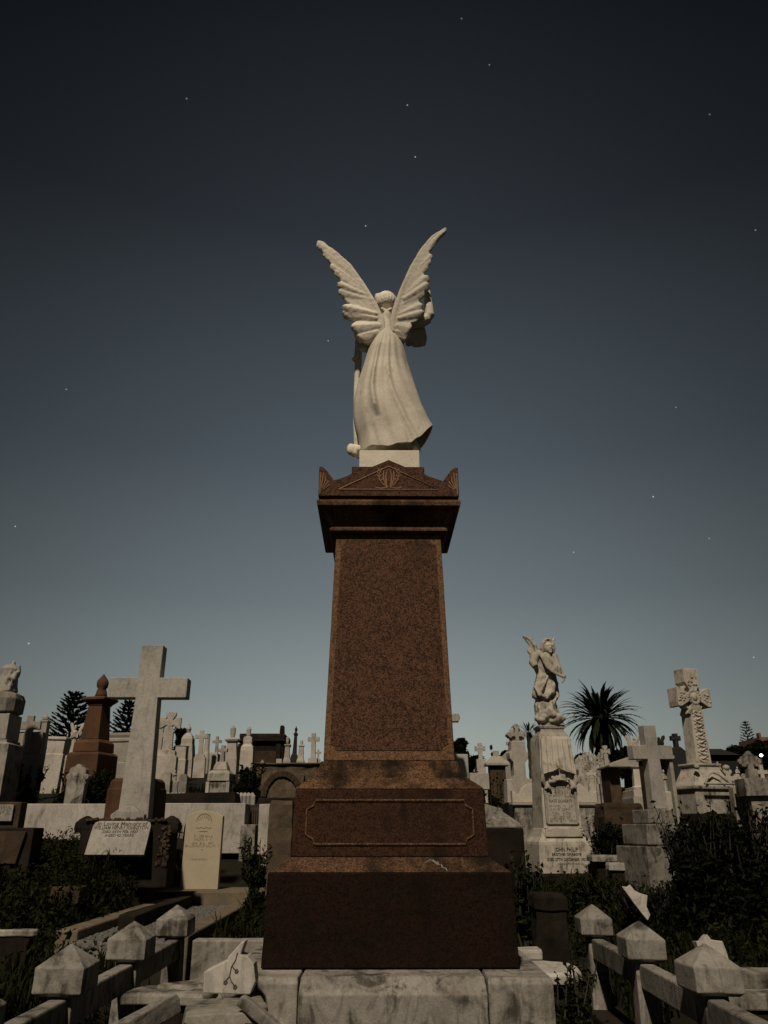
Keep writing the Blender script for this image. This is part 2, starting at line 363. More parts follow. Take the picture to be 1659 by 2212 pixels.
for k in range(4):
    P = gable(); s = 1 if k % 2 == 0 else .993
    if k % 2: P = [(-.32, 2.502), (.32, 2.502), (.32, 2.603), (0, 2.752), (-.32, 2.603)]
    g = G(); g.prism([(x * s, z) for x, z in P], -.434 * s, -.434 * s + .11); gb = g.build('gable', 'granite', ped, .004); gb.rotation_euler = (0, 0, k * R(90))
    y = -.434 * s - .001
    ln = G()
    ln.tube([(-.31, y, 2.545), (.31, y, 2.545), (.0, y, 2.705), (-.31, y, 2.545)], .0045, 5)
    for sx in (-1, 1):
        st = [(.006, 2.558), (.03, 2.575), (.048, 2.60), (.058, 2.625), (.06, 2.65), (.052, 2.668)]
        ln.tube([(sx * x_, y, z_) for x_, z_ in st], [.003] * 6, 5)
        ln.tube([(sx * .008, y, 2.56), (sx * .016, y, 2.60), (sx * .018, y, 2.64), (sx * .008, y, 2.685)], [.003, .0045, .005, .001], 5); ln.tube([(sx * .012, y, 2.565), (sx * .03, y, 2.61), (sx * .034, y, 2.65), (sx * .028, y, 2.68)], [.003, .0045, .005, .001], 5)
        for i, (x_, z_) in enumerate(st[1:]):
            for dx, dz in ((.016, .024), (-.012, .026)): ln.tube([(sx * x_, y, z_), (sx * (x_ + dx * .6), y, z_ + dz * .5), (sx * (x_ + dx), y, z_ + dz)], [.002, .0045, .001], 5)
        ln.tube([(sx * .012, y, 2.56), (sx * .05, y, 2.553), (sx * .085, y, 2.562)], .004, 5)
        for i in range(4 if k % 2 == 0 else 0):
            an = .15 + i * .28
            ln.tube([(sx * (.42 - .02 * math.sin(an)), y, 2.535 + .02 * math.cos(an)), (sx * (.42 - .065 * math.sin(an)), y, 2.535 + .075 * math.cos(an)), (sx * (.415 - .06 * math.sin(an)), y, 2.54 + (.125 - .02 * i) * math.cos(an))], [.003, .005, .002], 5)
        if k % 2 == 0: ln.tube([(sx * .424, y, 2.515), (sx * .424, y, 2.66)], .004, 5)
    o = ln.build('carved_spray', 'carving_line', gb)
g = G(); g.sq([(2.746, .237, .237), (2.80, .237, .237)]); g.build('cap', 'granite', ped, .006)
rr = random.Random(19); g = G()      # bird lime on the sloping top of the base block
def on_slope(x, f): return (x, -.6 + .1 * f - .001, .41 + .065 * f + .001)
for x0, f0, x1, f1 in ((.19, .8, .235, .62), (.215, .72, .25, .5), (.23, .66, .238, .42), (.25, .5, .262, .3), (.26, .32, .285, .08), (.18, .7, .2, .66)):
    g.tube([on_slope(x0 + (x1 - x0) * q / 5 + rr.gauss(0, .003), f0 + (f1 - f0) * q / 5 + rr.gauss(0, .04)) for q in range(6)], [rr.uniform(.0015, .0055) for _ in range(6)], 6)
g.build('bird_lime', 'post_marble', ped, fix=False)

pln = thing('marble_plinth', 'white marble plinth of jointed chamfered slabs under the granite pedestal', 'plinth', (XC, YC, .0))
for nm, x0, x1, lab in (('front_slab', -.4, .43, None), ('side_slab', -.74, -.405, 'mottled left-hand plinth slab'), ('side_slab', .436, .725, None)):
    g = G(); y0 = -.85 if nm == 'front_slab' else -.835
    g.rings([[(x0 + i, y0 + .002 * 0, z), (x1 - i, y0, z), (x1 - i, .75, z), (x0 + i, .75, z)] if False else [(x0 + i, y0 + j, z), (x1 - i, y0 + j, z), (x1 - i, .75, z), (x0 + i, .75, z)]
             for z, i, j in ((-.1, 0, 0), (.585 if nm == 'front_slab' else .625, 0, 0), (.645, .004, .07 if nm == 'front_slab' else .02))])
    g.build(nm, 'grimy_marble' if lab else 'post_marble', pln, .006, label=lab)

# ------------------------------------------------------------------ the large marble angel, seen from behind
AZ = 3.452
ang = thing('angel_statue', 'large white marble angel with raised wings, seen from behind on the tall pedestal', 'statue', (XC, YC, AZ))
AO = Vector((XC, YC, AZ))
def A(zx, zy, dy=0): return at(630.4 + zx * .2551, 464.5 + zy * .2551, YC + dy) - AO
U = .000852
g = G(); p0 = A(570, 2060, -.2); p1 = A(1083, 2060, -.2)
g.box(p0.x, p1.x, -.185, .2, 0, .145); g.build('statue_base', 'angel_marble', ang, .006)
def interp(pts, t):
    t = t * (len(pts) - 1); i = min(int(t), len(pts) - 2); f = t - i
    def cr(a, b, c, d): return .5 * ((2 * b) + (-a + c) * f + (2 * a - 5 * b + 4 * c - d) * f * f + (-a + 3 * b - 3 * c + d) * f ** 3)
    P = [pts[max(i - 1, 0)], pts[i], pts[i + 1], pts[min(i + 2, len(pts) - 1)]]
    return cr(P[0][0], P[1][0], P[2][0], P[3][0]), cr(P[0][1], P[1][1], P[2][1], P[3][1])
LEFT = [(770, 838), (762, 866), (752, 900), (742, 960), (712, 1035), (672, 1095), (640, 1180), (600, 1310), (560, 1430), (535, 1540), (521, 1640), (524, 1740), (542, 1840), (560, 1900), (575, 1960), (582, 2022)]
RIGHT = [(844, 838), (848, 862), (852, 890), (860, 950), (890, 1035), (945, 1115), (966, 1190), (990, 1290), (1022, 1390), (1050, 1480), (1082, 1570), (1108, 1640), (1135, 1690), (1155, 1730), (1172, 1755), (1192, 1782)]
DEPTH = [.06, .075, .09, .105, .122, .14, .156, .155, .17, .185, .195, .20, .205, .205, .21, .215]
# ridges of the drapery: (path of s over t, amplitude path, width)
FOLDS = [([(.30, -.60), (.5, -.66), (.75, -.70), (1, -.72)], .012, .12), ([(.30, -.30), (.45, -.40), (.62, -.43), (.78, -.36)], .040, .085),
         ([(.30, -.10), (.5, -.16), (.7, -.12), (.85, -.04), (1, .02)], .016, .11), ([(.3, .10), (.5, .08), (.65, .16), (.8, .30), (1, .50)], .028, .085),
         ([(.3, .34), (.5, .40), (.7, .54), (.85, .68), (1, .80)], .018, .12), ([(.55, -.52), (.8, -.50), (1, -.42)], .012, .09), ([(.62, .04), (.8, .12), (1, .22)], .012, .10)]
def path(p, t):
    if t <= p[0][0]: return p[0][1]
    for (a, b), (c, d) in zip(p, p[1:]):
        if t <= c: return b + (d - b) * (t - a) / (c - a)
    return p[-1][1]
def robe(g, n=150, m=150):
    rs = []
    for i in range(m + 1):
        t = i / m
        lx, ly = interp(LEFT, t); rx, ry = interp(RIGHT, t)
        l = A(lx, ly); r = A(rx, ry); q = t * (len(DEPTH) - 1); qi = min(int(q), len(DEPTH) - 2); b = DEPTH[qi] + (DEPTH[qi + 1] - DEPTH[qi]) * (q - qi)
        ring = []
        sag = .066 * max(0, (t - .7) / .3) ** 1.6
        for j in range(n):
            th = 2 * math.pi * j / n; s = math.cos(th)
            p = l.lerp(r, (1 + s) / 2); y = math.sin(th)
            e = abs(y) ** .8 * (1 if y > 0 else -1)
            p = p + Vector((0, b * e, -sag * (1 - s * s) * (1 + 1.35 * s)))
            if t > .28:
                am = min(1, (t - .28) / .25); d = 0
                for pa, a, w in FOLDS:
                    if t < pa[0][0] - .05: continue
                    k = (s - path(pa, t)) / w
                    ea = a * am
                    if pa is FOLDS[1][0]: ea *= 1 if t < .74 else max(0, 1 - (t - .74) / .05)
                    if pa is FOLDS[5][0] or pa is FOLDS[6][0]: ea *= min(1, max(0, (t - .58) / .14))
                    d += ea * math.exp(-k * k) * (1 if k < 0 else 1 + .1 * k)
                d += .012 * am * noise.noise((s * 4, t * 3, 1.7 + (2 if y > 0 else 0))) - .012 * am
                if y < 0 or True: p += Vector((0, (-1 if y < 0 else 1) * d * min(1, abs(y) * 2.2), 0))
                if t > .6 and y < 0: p.z += y * b * .37 * min(1, ((t - .6) / .4)) ** 1.5
                if t > .9: p.z += .006 * math.sin(s * 9 + 1.2) * (t - .9) / .1
            ring.append(p)
        rs.append(ring)
    # turn the hem in
    last = rs[-1]; c = sum(last, Vector()) / n
    rs.append([p + (c - p) * .05 + Vector((0, 0, -.003)) for p in last]); rs.append([p + (c - p) * .12 + Vector((0, 0, .06)) for p in last])
    g.rings(rs)
g = G(); robe(g); g.build('robe', 'angel_marble', ang, smooth=True)
def feather(g, b, t, w, th=.022, lift=0, bend=0, up=None, m=18, n=8):
    b, t = Vector(b), Vector(t); d = t - b; L_ = d.length; d.normalize()
    nrm = Vector((0, -1, 0)); nrm = (nrm - d * nrm.dot(d)).normalized(); side = d.cross(nrm)
    rs = []
    for i in range(m + 1):
        q = i / m
        e_ = min(.3, w * .6 / L_); wd = w * (.7 + .3 * math.sin(min(1, q * 1.3) * math.pi / 2)) * (1 if q < 1 - e_ else math.sqrt(max(.012, 1 - ((q - 1 + e_) / (e_ * 1.005)) ** 2)))
        c = b + d * L_ * q + side * bend * math.sin(q * math.pi) + nrm * (lift * q)
        ring = []
        for j in range(n * 2):
            a = 2 * math.pi * j / (n * 2)
            ring.append(c + side * wd / 2 * math.cos(a) + nrm * (th * (.5 if q < .95 else .35) * math.sin(a) + th * .35 * (1 - abs(math.cos(a)))))
        rs.append(ring)
    g.rings(rs)
def wing(lead, feats, flap, root_dy, tip_dy, lo_dy, name):
    g = G()
    xs_ = [p[0] for p in lead]; y_top, y_bot = lead[-1][1], lead[0][1]
    def dyf(zy):
        q = (y_bot - zy) / (y_bot - y_top)
        return root_dy + (tip_dy - root_dy) * max(0, q) + (lo_dy - root_dy) * max(0, -q) * 3
    k = len(lead); pts = [A(x, y, dyf(y)) for x, y in lead]
    g.tube(pts, [.03 - .019 * i / (k - 1) for i in range(k)], 10, .8)
    # web of the wing
    for poly in flap:
        n = len(poly); fr = [A(x, y, dyf(y) - .012) for x, y in poly]; bk = [p + Vector((0, .042, 0)) for p in fr]
        g.add(fr + bk, [tuple(range(n)), tuple(reversed(range(n, 2 * n)))] + [(i, n + i, n + (i + 1) % n, (i + 1) % n) for i in range(n)])
    for i, f in enumerate(feats):
        (bx, by), (tx, ty), w = f[:3]; o = .8 * f[3] if len(f) > 3 else 0
        feather(g, A(bx, by, dyf(by) + .006), A(tx, ty, dyf(ty) + .006 - o), w * U * 1.2, .04 if w > 82 else .026 if w > 60 else .02, bend=(f[4] if len(f) > 4 else 0))
    return sculpt(g, name, 'angel_marble', ang, .0056, 3, .002, 40)
wing([(772, 985), (752, 880), (696, 756), (612, 612), (490, 432), (350, 304), (218, 224)],
     [((560, 560), (215, 226), 76), ((590, 590), (270, 305), 80, .003), ((600, 620), (326, 428), 66, .010), ((610, 650), (362, 478), 62, .012), ((620, 680), (412, 532), 62, .010),
      ((640, 688), (384, 582), 62, .026), ((640, 722), (392, 645), 70, .016), ((650, 760), (440, 704), 60, .006),
      ((720, 852), (424, 785), 84, .024), ((720, 890), (428, 838), 84, .006),
      ((752, 945), (500, 958), 112, .024), ((735, 1000), (556, 1040), 110, .004), ((728, 1015), (610, 1082), 84, -.03)],
     [[(770, 950), (715, 800), (640, 670), (500, 460), (350, 312), (226, 230), (250, 285), (328, 405), (345, 440), (400, 520), (450, 558), (402, 578), (408, 660), (470, 730), (520, 758), (442, 775), (440, 858), (560, 888), (585, 905), (516, 945), (530, 1010), (572, 1060), (650, 1045), (735, 1010)]],
     -.10, -.24, -.06, 'wing')
wing([(852, 1000), (856, 890), (888, 765), (940, 625), (1012, 455), (1100, 298), (1195, 182), (1308, 114)],
     [((1080, 370), (1308, 116), 42), ((1040, 440), (1262, 152), 50, .002), ((1040, 450), (1200, 228), 56, .003), ((1010, 530), (1188, 336), 50, .014), ((1000, 560), (1176, 384), 48, .011), ((995, 590), (1150, 432), 50, .008), ((985, 620), (1112, 482), 52, .004),
      ((960, 680), (1158, 520), 78, .026), ((945, 730), (1160, 590), 88, .022), ((930, 770), (1124, 658), 74, .014), ((920, 800), (1064, 708), 56, .008),
      ((905, 850), (1112, 762), 70, .026), ((898, 895), (1120, 830), 84, .012), ((890, 930), (1050, 892), 60, 0),
      ((885, 950), (1012, 980), 118, .022), ((880, 995), (985, 1040), 92, -.01), ((876, 1015), (952, 1085), 80, -.05)],
     [[(860, 960), (885, 800), (940, 650), (1010, 480), (1100, 315), (1200, 195), (1300, 122), (1308, 130), (1240, 190), (1190, 250), (1160, 312), (1175, 338), (1162, 388), (1130, 455), (1108, 492), (1142, 512), (1148, 560), (1148, 600), (1110, 668), (1062, 714), (1100, 750), (1110, 800), (1104, 860), (1050, 902), (960, 918), (1005, 960), (1005, 1010), (960, 1052), (885, 1030)]],
     -.10, -.16, -.08, 'wing')
# head, turned away to the left, hair gathered in waves
g = G(); hc = A(800, 750, -.005)
g.ell(hc, (.072, .085, .082)); g.ell(hc + Vector((-.03, .035, -.01)), (.055, .06, .07)); g.ell(hc + Vector((-.062, .055, -.03)), (.03, .03, .035))
g.ell(A(742, 716, .0), (.038, .05, .05)); g.ell(A(712, 704, -.01), (.012, .013, .013)); g.ell(A(722, 686, -.01), (.02, .024, .018)); g.ell(A(712, 734, -.005), (.014, .016, .009)); g.ell(A(720, 756, .0), (.02, .024, .018))
g.tube([A(806, 790, 0), A(806, 840, 0), A(806, 880, 0)], [.045, .042, .055], 12)
for i in range(8):                  # waves of hair drawn back to the nape
    an = (i / 7 - .5) * 2.7; pts = []
    for j in range(9):
        t = j / 8; ph = 1.35 - 2.1 * t; wob = .05 * math.sin(j * 1.9 + i)
        x = math.cos(ph) * math.sin(an * (1 - .35 * t) + wob); y = -math.cos(ph) * math.cos(an * (1 - .35 * t) + wob)
        pts.append(hc + Vector((x * .069, y * .082, math.sin(ph) * .080)))
    g.tube(pts, [.008, .013, .016, .0165, .0165, .0165, .016, .014, .008], 7)
for zx, zy in ((770, 800), (792, 812), (815, 812), (836, 800), (800, 826)): g.ell(A(zx, zy, -.062), (.018, .018, .014))
bn = A(832, 706, -.068)
for i in range(8):
    a = i * 2 * math.pi / 8; g.ell(bn + Vector((.015 * math.cos(a), .004, .017 * math.sin(a))), (.008, .010, .008), 8, 6)
sculpt(g, 'head', 'angel_marble', ang, .0052, 2, .0015, 60)
# right arm raised beside the wing, sleeve hanging from the elbow
g = G()
g.tube([A(900, 905, .0), A(1010, 905, -.02), A(1110, 898, -.05), A(1160, 872, -.06)], [.055, .052, .046, .04], 12)
g.tube([A(1150, 880, -.06), A(1166, 850, -.065), A(1160, 780, -.06), A(1150, 690, -.05), A(1146, 630, -.03)], [.03, .038, .034, .027, .022], 12)
g.ell(A(1136, 600, .07), (.022, .03, .04))
for i, dx in enumerate((-20, -8, 4, 16)): g.tube([A(1136 + dx * .7, 585, .07), A(1132 + dx, 545, .08), A(1120 + dx, 520, .1)], [.009, .008, .006], 7)
g.tube([A(1118, 605, .06), A(1104, 580, .07), A(1100, 560, .08)], [.009, .008, .006], 7)
sculpt(g, 'raised_arm', 'angel_marble', ang, .006, 3)
g = G()
for k, (dx, dz) in enumerate(((0, 0), (-34, 10), (-66, 14))):
    g.tube([A(1060 + dx * .5, 920, .03), A(1085 + dx, 985, .04), A(1106 + dx, 1050, .04), A(1110 + dx, 1104 + dz * .6, .04)], [.05, .045, .036, .022], 10)
g.tube([A(1000, 940, .03), A(1000, 1030, .03), A(985, 1105, .03)], [.05, .04, .02], 10)
g.tube([A(1108, 1040, .02), A(1122, 1075, .02), A(1118, 1105, .02)], [.018, .018, .012], 8)
sculpt(g, 'hanging_sleeve', 'angel_marble', ang, .007, 3)
# left sleeve and the anchor she leans on
g = G()
g.tube([A(700, 960, .02), A(620, 1030, .05), A(590, 1090, .06), A(600, 1130, .04)], [.06, .06, .055, .03], 12)
g.tube([A(660, 1070, 0), A(650, 1120, -.01), A(630, 1150, -.01), A(590, 1130, 0), A(560, 1100, .02)], [.012, .02, .02, .02, .012], 8)
g.tube([A(575, 1100, .07), A(560, 1170, .09), A(550, 1215, .1)], [.035, .028, .022], 10); g.ell(A(530, 1222, .1), (.022, .02, .014))
sculpt(g, 'draped_left_arm', 'angel_marble', ang, .007, 3)
g = G()
g.tube([A(568, 1140, .12), A(560, 1300, .13), A(552, 1500, .14), A(548, 1760, .15), A(560, 1980, .16)], [.026, .026, .026, .027, .03], 10)
g.tube([A(545, 1235, .12), A(520, 1228, .12)], [.016, .013], 8)
pts = [A(700, 2060, .12), A(640, 2045, .08), A(580, 2015, .02), A(535, 1985, -.02), A(505, 1955, -.03)]
g.tube(pts, [.04, .045, .045, .042, .02], 10); g.ell(A(500, 1985, -.03), (.03, .03, .045)); g.ell(A(530, 2015, -.02), (.03, .03, .03))
sculpt(g, 'anchor', 'angel_marble', ang, .007, 2)
# rocky ground modelled under her feet
g = G(); g.ell(A(800, 2010, .02), (.2, .16, .10)); g.ell(A(980, 1990, .0), (.09, .1, .09)); g.ell(A(1050, 1990, -.1), (.03, .04, .045))
sculpt(g, 'rock_mound', 'angel_marble', ang, .012, 3, .008, 18)

# ------------------------------------------------------------------ marble post-and-rail surrounds on both sides of the plot
rr = random.Random(11)
def post_mesh():
    pm = G(); pm.sq([(.25, .058, .058), (.655, .05, .05)])
    cp = G(); cp.sq([(.650, .08, .08), (.66, .093, .093), (.664, .097, .097), (.748, .097, .097), (.752, .094, .094), (.823, .004, .004)])
    return pm, cp
def surround(x, sgn, ysl, label):
    t = thing('grave_surround', label, 'fence', (x, ysl[0], 0), 0, 'post-and-rail marble surrounds of the angel plot')
    kb = G(); kb.box(-.09, .09, -.35, ysl[-1] - ysl[0] + .1, -.12, .27); kb.build('kerb', 'dark_stone', t, .01)
    for i, y in enumerate(ysl):
        pm, cp = post_mesh()
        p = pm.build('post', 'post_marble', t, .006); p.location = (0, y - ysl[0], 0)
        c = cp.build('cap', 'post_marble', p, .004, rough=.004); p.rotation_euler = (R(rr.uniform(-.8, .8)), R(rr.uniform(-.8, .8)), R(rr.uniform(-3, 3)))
        if i:
            y0 = ysl[i - 1] - ysl[0] + .045; y1 = y - ysl[0] - .045
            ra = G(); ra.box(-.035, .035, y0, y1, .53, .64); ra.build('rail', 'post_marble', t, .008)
    return t
sl = surround(-1.275, -1, [2.72, 3.57, 4.42, 5.36], 'row of four marble posts with pyramid caps and rails, beside the war grave')
sr = surround(1.30, 1, [2.72, 3.57, 4.44, 5.38], 'row of four marble posts with pyramid caps and rails, in front of dark bush')
g = G(); g.box(-1.16, -.72, 5.30, 5.42, .1, .635); o = g.build('rear_kerb', 'grimy_marble', None, .008, rough=.003); tag(o, 'low streaked marble kerb joining corner post to the plinth', 'kerb')
# ------------------------------------------------------------------ stones around the plot
class Site:
    def __init__(s, px, py, Y): s.px, s.py, s.Y = px, py, Y; s.o = at(px, py, Y); s.k = Y / ray(px, py)[1] / F
    def w(s, n): return n * s.k
    def h(s, py): return at(s.px, py, s.Y).z - s.o.z
    def x(s, px, py=None): return at(px, py or s.py, s.Y).x - s.o.x
    def down(s): return min(ground_z(s.o.x, s.Y) - s.o.z, 0) - .15
def mk(name, label, cat, px, py, Y, rz=0, group=None):
    s = Site(px, py, Y); t = thing(name, label, cat, s.o, R(rz), group); return s, t
def steps(s, t, rows, mat, bevel=.008, d=None, foot=True, name='step'):
    """rows: (top py, bottom py, width px) from the top down; the lowest runs into the ground"""
    for i, r in enumerate(rows):
        zt, zb, w = s.h(r[0]), s.h(r[1]), s.w(r[2])
        if i == len(rows) - 1 and foot: zb = s.down()
        dd = (d[i] if d else w); g = G(); g.sq([(zb, w / 2, dd / 2), (zt - .002, w / 2 * .995, dd / 2 * .995)]); g.build(name, mat, t, bevel)
def cross_poly(z0, zt, za, ah, sw, span, tw=None, cx=0):
    """z0 foot, zt top, za arm centre, ah arm height, sw shaft width, span arm span"""
    tw = tw or sw; a = sw / 2; b = tw / 2; S = span / 2; h = ah / 2
    return [(cx - a, z0), (cx + a, z0), (cx + b, za - h), (cx + S, za - h), (cx + S, za + h), (cx + b, za + h), (cx + b, zt), (cx - b, zt), (cx - b, za + h), (cx - S, za + h), (cx - S, za - h), (cx - b, za - h)]
def celtic(g, z0, zt, za, sw, span, th, ringr, cx=0):
    S = span / 2; a = sw / 2; fl = a * 1.25; n = a * .5
    up = zt - za
    P = [(-a * 1.15, z0), (a * 1.15, z0), (a * .95, za - S * .9), (a * 1.2, za - S * .82), (n, za - n * 1.5), (n * 1.5, za - n), (S * .8, za - fl), (S, za - fl), (S, za + fl), (S * .8, za + fl), (n * 1.5, za + n), (n, za + n * 1.5),
         (fl * .95, za + S * .75), (fl * .95, zt), (-fl * .95, zt), (-fl * .95, za + S * .75), (-n, za + n * 1.5), (-n * 1.5, za + n), (-S * .8, za + fl), (-S, za + fl), (-S, za - fl), (-S * .8, za - fl), (-n * 1.5, za - n), (-n, za - n * 1.5), (-a * 1.2, za - S * .82), (-a * .95, za - S * .9)]
    g.prism([(cx + x, z) for x, z in P], -th / 2, th / 2)
    g.disk(cx, za, a * .9, -th * .5 - .004, th * .5 + .004, 16)
    for q in range(4):
        arc = []
        for i in range(7): an = q * math.pi / 2 + .18 + i * (math.pi / 2 - .36) / 6; arc.append((an))
        poly = [(cx + ringr * math.cos(a_), za + ringr * math.sin(a_)) for a_ in arc] + [(cx + ringr * .82 * math.cos(a_), za + ringr * .82 * math.sin(a_)) for a_ in reversed(arc)]
        g.prism(poly, -th * .32, th * .32)
def small(name, label, cat, px, py, Y, fn, mat='far_marble', group=None, rz=0, bevel=.006, rough=0, **kw):
    """a monument too small in the picture to show its parts: one mesh"""
    s = Site(px, py, Y); g = G(); fn(g, s, **kw); o = g.build(name, mat, None, bevel, rough=rough); o.location = s.o; o.rotation_euler = (R(1.2 * math.sin(px * 7.3)), R(1.3 * math.sin(px * 3.1)), R(rz)); tag(o, label, cat, group); return o
def f_cross(g, s, top, sw=8, span=26, arm=None, ah=None, base=None, th=None):
    """plain cross on stepped base; base: rows (top py, bottom py, width px)"""
    zt = s.h(top); base = base or [(s.py - 8, s.py, sw * 2.4)]; z0 = s.h(base[0][0]); W = s.w(sw)
    za = s.h(arm) if arm else z0 + (zt - z0) * .68
    g.prism(cross_poly(z0 - .01, zt, za, s.w(ah or sw), W * 1.1, s.w(span), W), -(th or W * .8) / 2, (th or W * .8) / 2)
    for i, (a, b, w) in enumerate(base):
        zb = s.down() if i == len(base) - 1 else s.h(b); g.sq([(zb, s.w(w) / 2, s.w(w) * .42), (s.h(a), s.w(w) / 2 * .97, s.w(w) * .40)])
def f_trefoil(g, s, **kw):
    f_cross(g, s, **kw); zt = s.h(kw['top']); W = s.w(kw.get('sw', 8)); S = s.w(kw.get('span', 26)) / 2
    base = kw.get('base') or [(s.py - 8, s.py, 20)]; z0 = s.h(base[0][0]); za = s.h(kw['arm']) if kw.get('arm') else z0 + (zt - z0) * .68
    for x, z in ((-S, za), (S, za), (0, zt)):
        for dx, dz in ((-.55, 0), (.55, 0), (0, .55), (0, -.55)): g.disk(x + dx * W * .8, z + dz * W * .8, W * .52, -W * .38, W * .38, 10)
def f_celtic(g, s, top, sw=8, span=26, arm=None, base=None):
    zt = s.h(top); base = base or [(s.py - 8, s.py, sw * 2.4)]; z0 = s.h(base[0][0]); za = s.h(arm) if arm else zt - s.w(span) * .42
    celtic(g, z0 - .01, zt, za, s.w(sw), s.w(span), s.w(sw) * .8, s.w(span) * .36)
    for i, (a, b, w) in enumerate(base):
        zb = s.down() if i == len(base) - 1 else s.h(b); g.sq([(zb, s.w(w) / 2, s.w(w) * .42), (s.h(a), s.w(w) / 2 * .95, s.w(w) * .40)])
def f_urn(g, s, rows, urn=None, round_=False):
    """rows: (py, width px) from the ground up, square in plan; urn: (py, radius px) turned on top"""
    P = [(s.down(), s.w(rows[0][1]) / 2)] + [(s.h(p), s.w(w) / 2) for p, w in rows]
    P = [(z + i * .0015, a) for i, (z, a) in enumerate(P)]
    if round_: g.lathe(P, 16)
    else: g.sq([(z, a, a) for z, a in P])
    if urn: g.lathe([(s.h(p), max(.004, s.w(r))) for p, r in urn], 14)
def f_slab(g, s, top, w, shape='round', th=.12, base=None, sh=None):
    zt = s.h(top); W = s.w(w) / 2; z0 = s.down(); sh = s.h(sh) if sh else zt - W * .8
    if shape == 'round': P = [(W * math.cos(i * math.pi / 12), sh + (zt - sh) * math.sin(i * math.pi / 12)) for i in range(13)]
    elif shape == 'gable': P = [(W, sh), (0, zt), (-W, sh)]
    elif shape == 'flat': P = [(W, zt), (-W, zt)]
    else:   # ogee shoulders
        P = [(W, sh), (W, sh + (zt - sh) * .25), (W * .9, sh + (zt - sh) * .35), (W * .75, sh + (zt - sh) * .12), (W * .6, sh + (zt - sh) * .45), (W * .35, sh + (zt - sh) * .85), (0, zt)]
        P = P + [(-x, z) for x, z in P[-2::-1]]
    g.prism([(-W, z0), (W, z0)] + P, -th / 2, th / 2)
    if base: g.sq([(z0, W * base, th), (s.h(s.py) + .12, W * base * .97, th * .9)])

# --- the white war-grave headstone on its gravel plot
gv = thing('grave_plot', 'concrete-kerbed grave bed filled with gravel before the cream headstone', 'grave', (-1.80, 7.4, .0))
g = G(); g.box(-.52, -.36, -1.25, 1.45, .1, .60); g.build('kerb', 'concrete', gv, .012)
g = G(); g.box(.33, .49, -1.55, 1.45, .1, .60); g.build('kerb', 'concrete', gv, .012)
g = G(); g.box(-.62, .54, 1.455, 2.15, .1, .665); g.build('headstone_plinth', 'concrete', gv, .012)
g = G(); g.box(-.36, .33, -1.4, 1.45, .1, .535); g.build('gravel_bed', 'gravel', gv)
rr = random.Random(5); g = G()
for i in range(2600):
    x, y = rr.uniform(-.34, .31), rr.uniform(-1.2, 1.44); r = rr.uniform(.006, .014)
    vs = [Vector((x, y, .537)) + Vector((dx * r * rr.uniform(.7, 1.3), dy * r * rr.uniform(.7, 1.3), dz * r * .8)) for dx, dy, dz in ((-1, -1, 0), (1, -1, 0), (1, 1, 0), (-1, 1, 0), (0, 0, 1))]
    g.add(vs, [(0, 1, 4), (1, 2, 4), (2, 3, 4), (3, 0, 4)])
o = g.build('gravel', 'gravel', gv, fix=False); o['kind'] = 'stuff'
s, t = mk('headstone', 'cream war-grave headstone with rising-sun badge, on concrete plinth behind gravel bed', 'headstone', 431, 1921, 9.2, -1.5)
hw_ = s.w(41); zt = s.h(1751); zs = s.h(1763)
g = G(); P = [(-hw_, 0), (hw_, 0)] + [(hw_ - i * hw_ / 8, zs + (zt - zs) * (1 - (1 - i / 8) ** 2)) for i in range(17)]
g.prism(P, -.04, .04); g.build('slab', 'cream_stone', t, .006)
yb = -.0412
def hx(zx): return (zx - 640) / 1422 * 119.4 * s.k * .93 + .012
def hzp(zy): return s.h(1738.6 + zy * .084)
g = G()
g.tube([(.0 + s.w(16.5) * math.cos(a), yb, hzp(420) + s.w(15.5) * math.sin(a)) for a in [i * math.pi / 12 for i in range(13)]], .0035, 6)
for i in range(7):
    a = .35 + i * (math.pi - .7) / 6; g.tube([(s.w(8) * math.cos(a), yb, hzp(420) + s.w(7) * math.sin(a)), (s.w(14) * math.cos(a), yb, hzp(420) + s.w(13) * math.sin(a))], .002, 4)
g.tube([(-.085, yb, hzp(585)), (-.05, yb, hzp(600)), (-.03, yb, hzp(575)), (0, yb, hzp(612)), (.03, yb, hzp(575)), (.05, yb, hzp(600)), (.085, yb, hzp(585))], .003, 5)
g.tube([(-.045, yb, hzp(680)), (.045, yb, hzp(680))], .0035, 5)
g.build('badge', 'soft_lettering', t)
g = G(); r5 = random.Random(21)
worn(g, -.105, .105, hzp(805), .026, yb, r5, 2); worn(g, -.095, .085, hzp(890), .026, yb, r5, 3); worn(g, -.115, .125, hzp(980), .024, yb, r5, 3); worn(g, -.19, .185, hzp(1050), .026, yb, r5, 3)
worn(g, -.115, .08, hzp(1400), .017, yb, r5, 2); g.box(-.008, .008, yb - .001, yb + .003, hzp(1160), hzp(1140))
g.build('inscription', 'soft_lettering', t)

# --- sloping marble tablet on its carved dark desk, below the big cross
s, t = mk('memorial_desk', 'sloping white inscribed tablet on dark carved stone desk below the big cross', 'grave marker', 252, 1850, 8.0, 0)
X0, X1 = s.w(-66), s.w(62); zb = s.h(1848); zt = s.h(1775); sk = s.w(15)
g = G(); g.prism([(-.42, s.down()), (.46, s.down()), (.46, zt + .0), (-.42, zt + .0)], .12, .42); g.build('desk', 'dark_stone', t, .012, rough=.006)
g = G()
for x in (-.40, .44):
    g = G(); g.sq([(zt - .1, .075, .075), (zt - .06, .085, .085), (zt - .01, .08, .08), (zt + .03, .05, .05), (zt + .055, .012, .012)], x, .2); g.build('corner_finial', 'dark_stone', t, rough=.006)
g = G(); rk = random.Random(3)
for i in range(26):
    q = i / 25; g.ell((-.36 + .76 * q, .10 + .02 * rk.random(), zt + .01 + rk.uniform(-.01, .014)), (.022, .02, rk.uniform(.014, .024)), 7, 5)
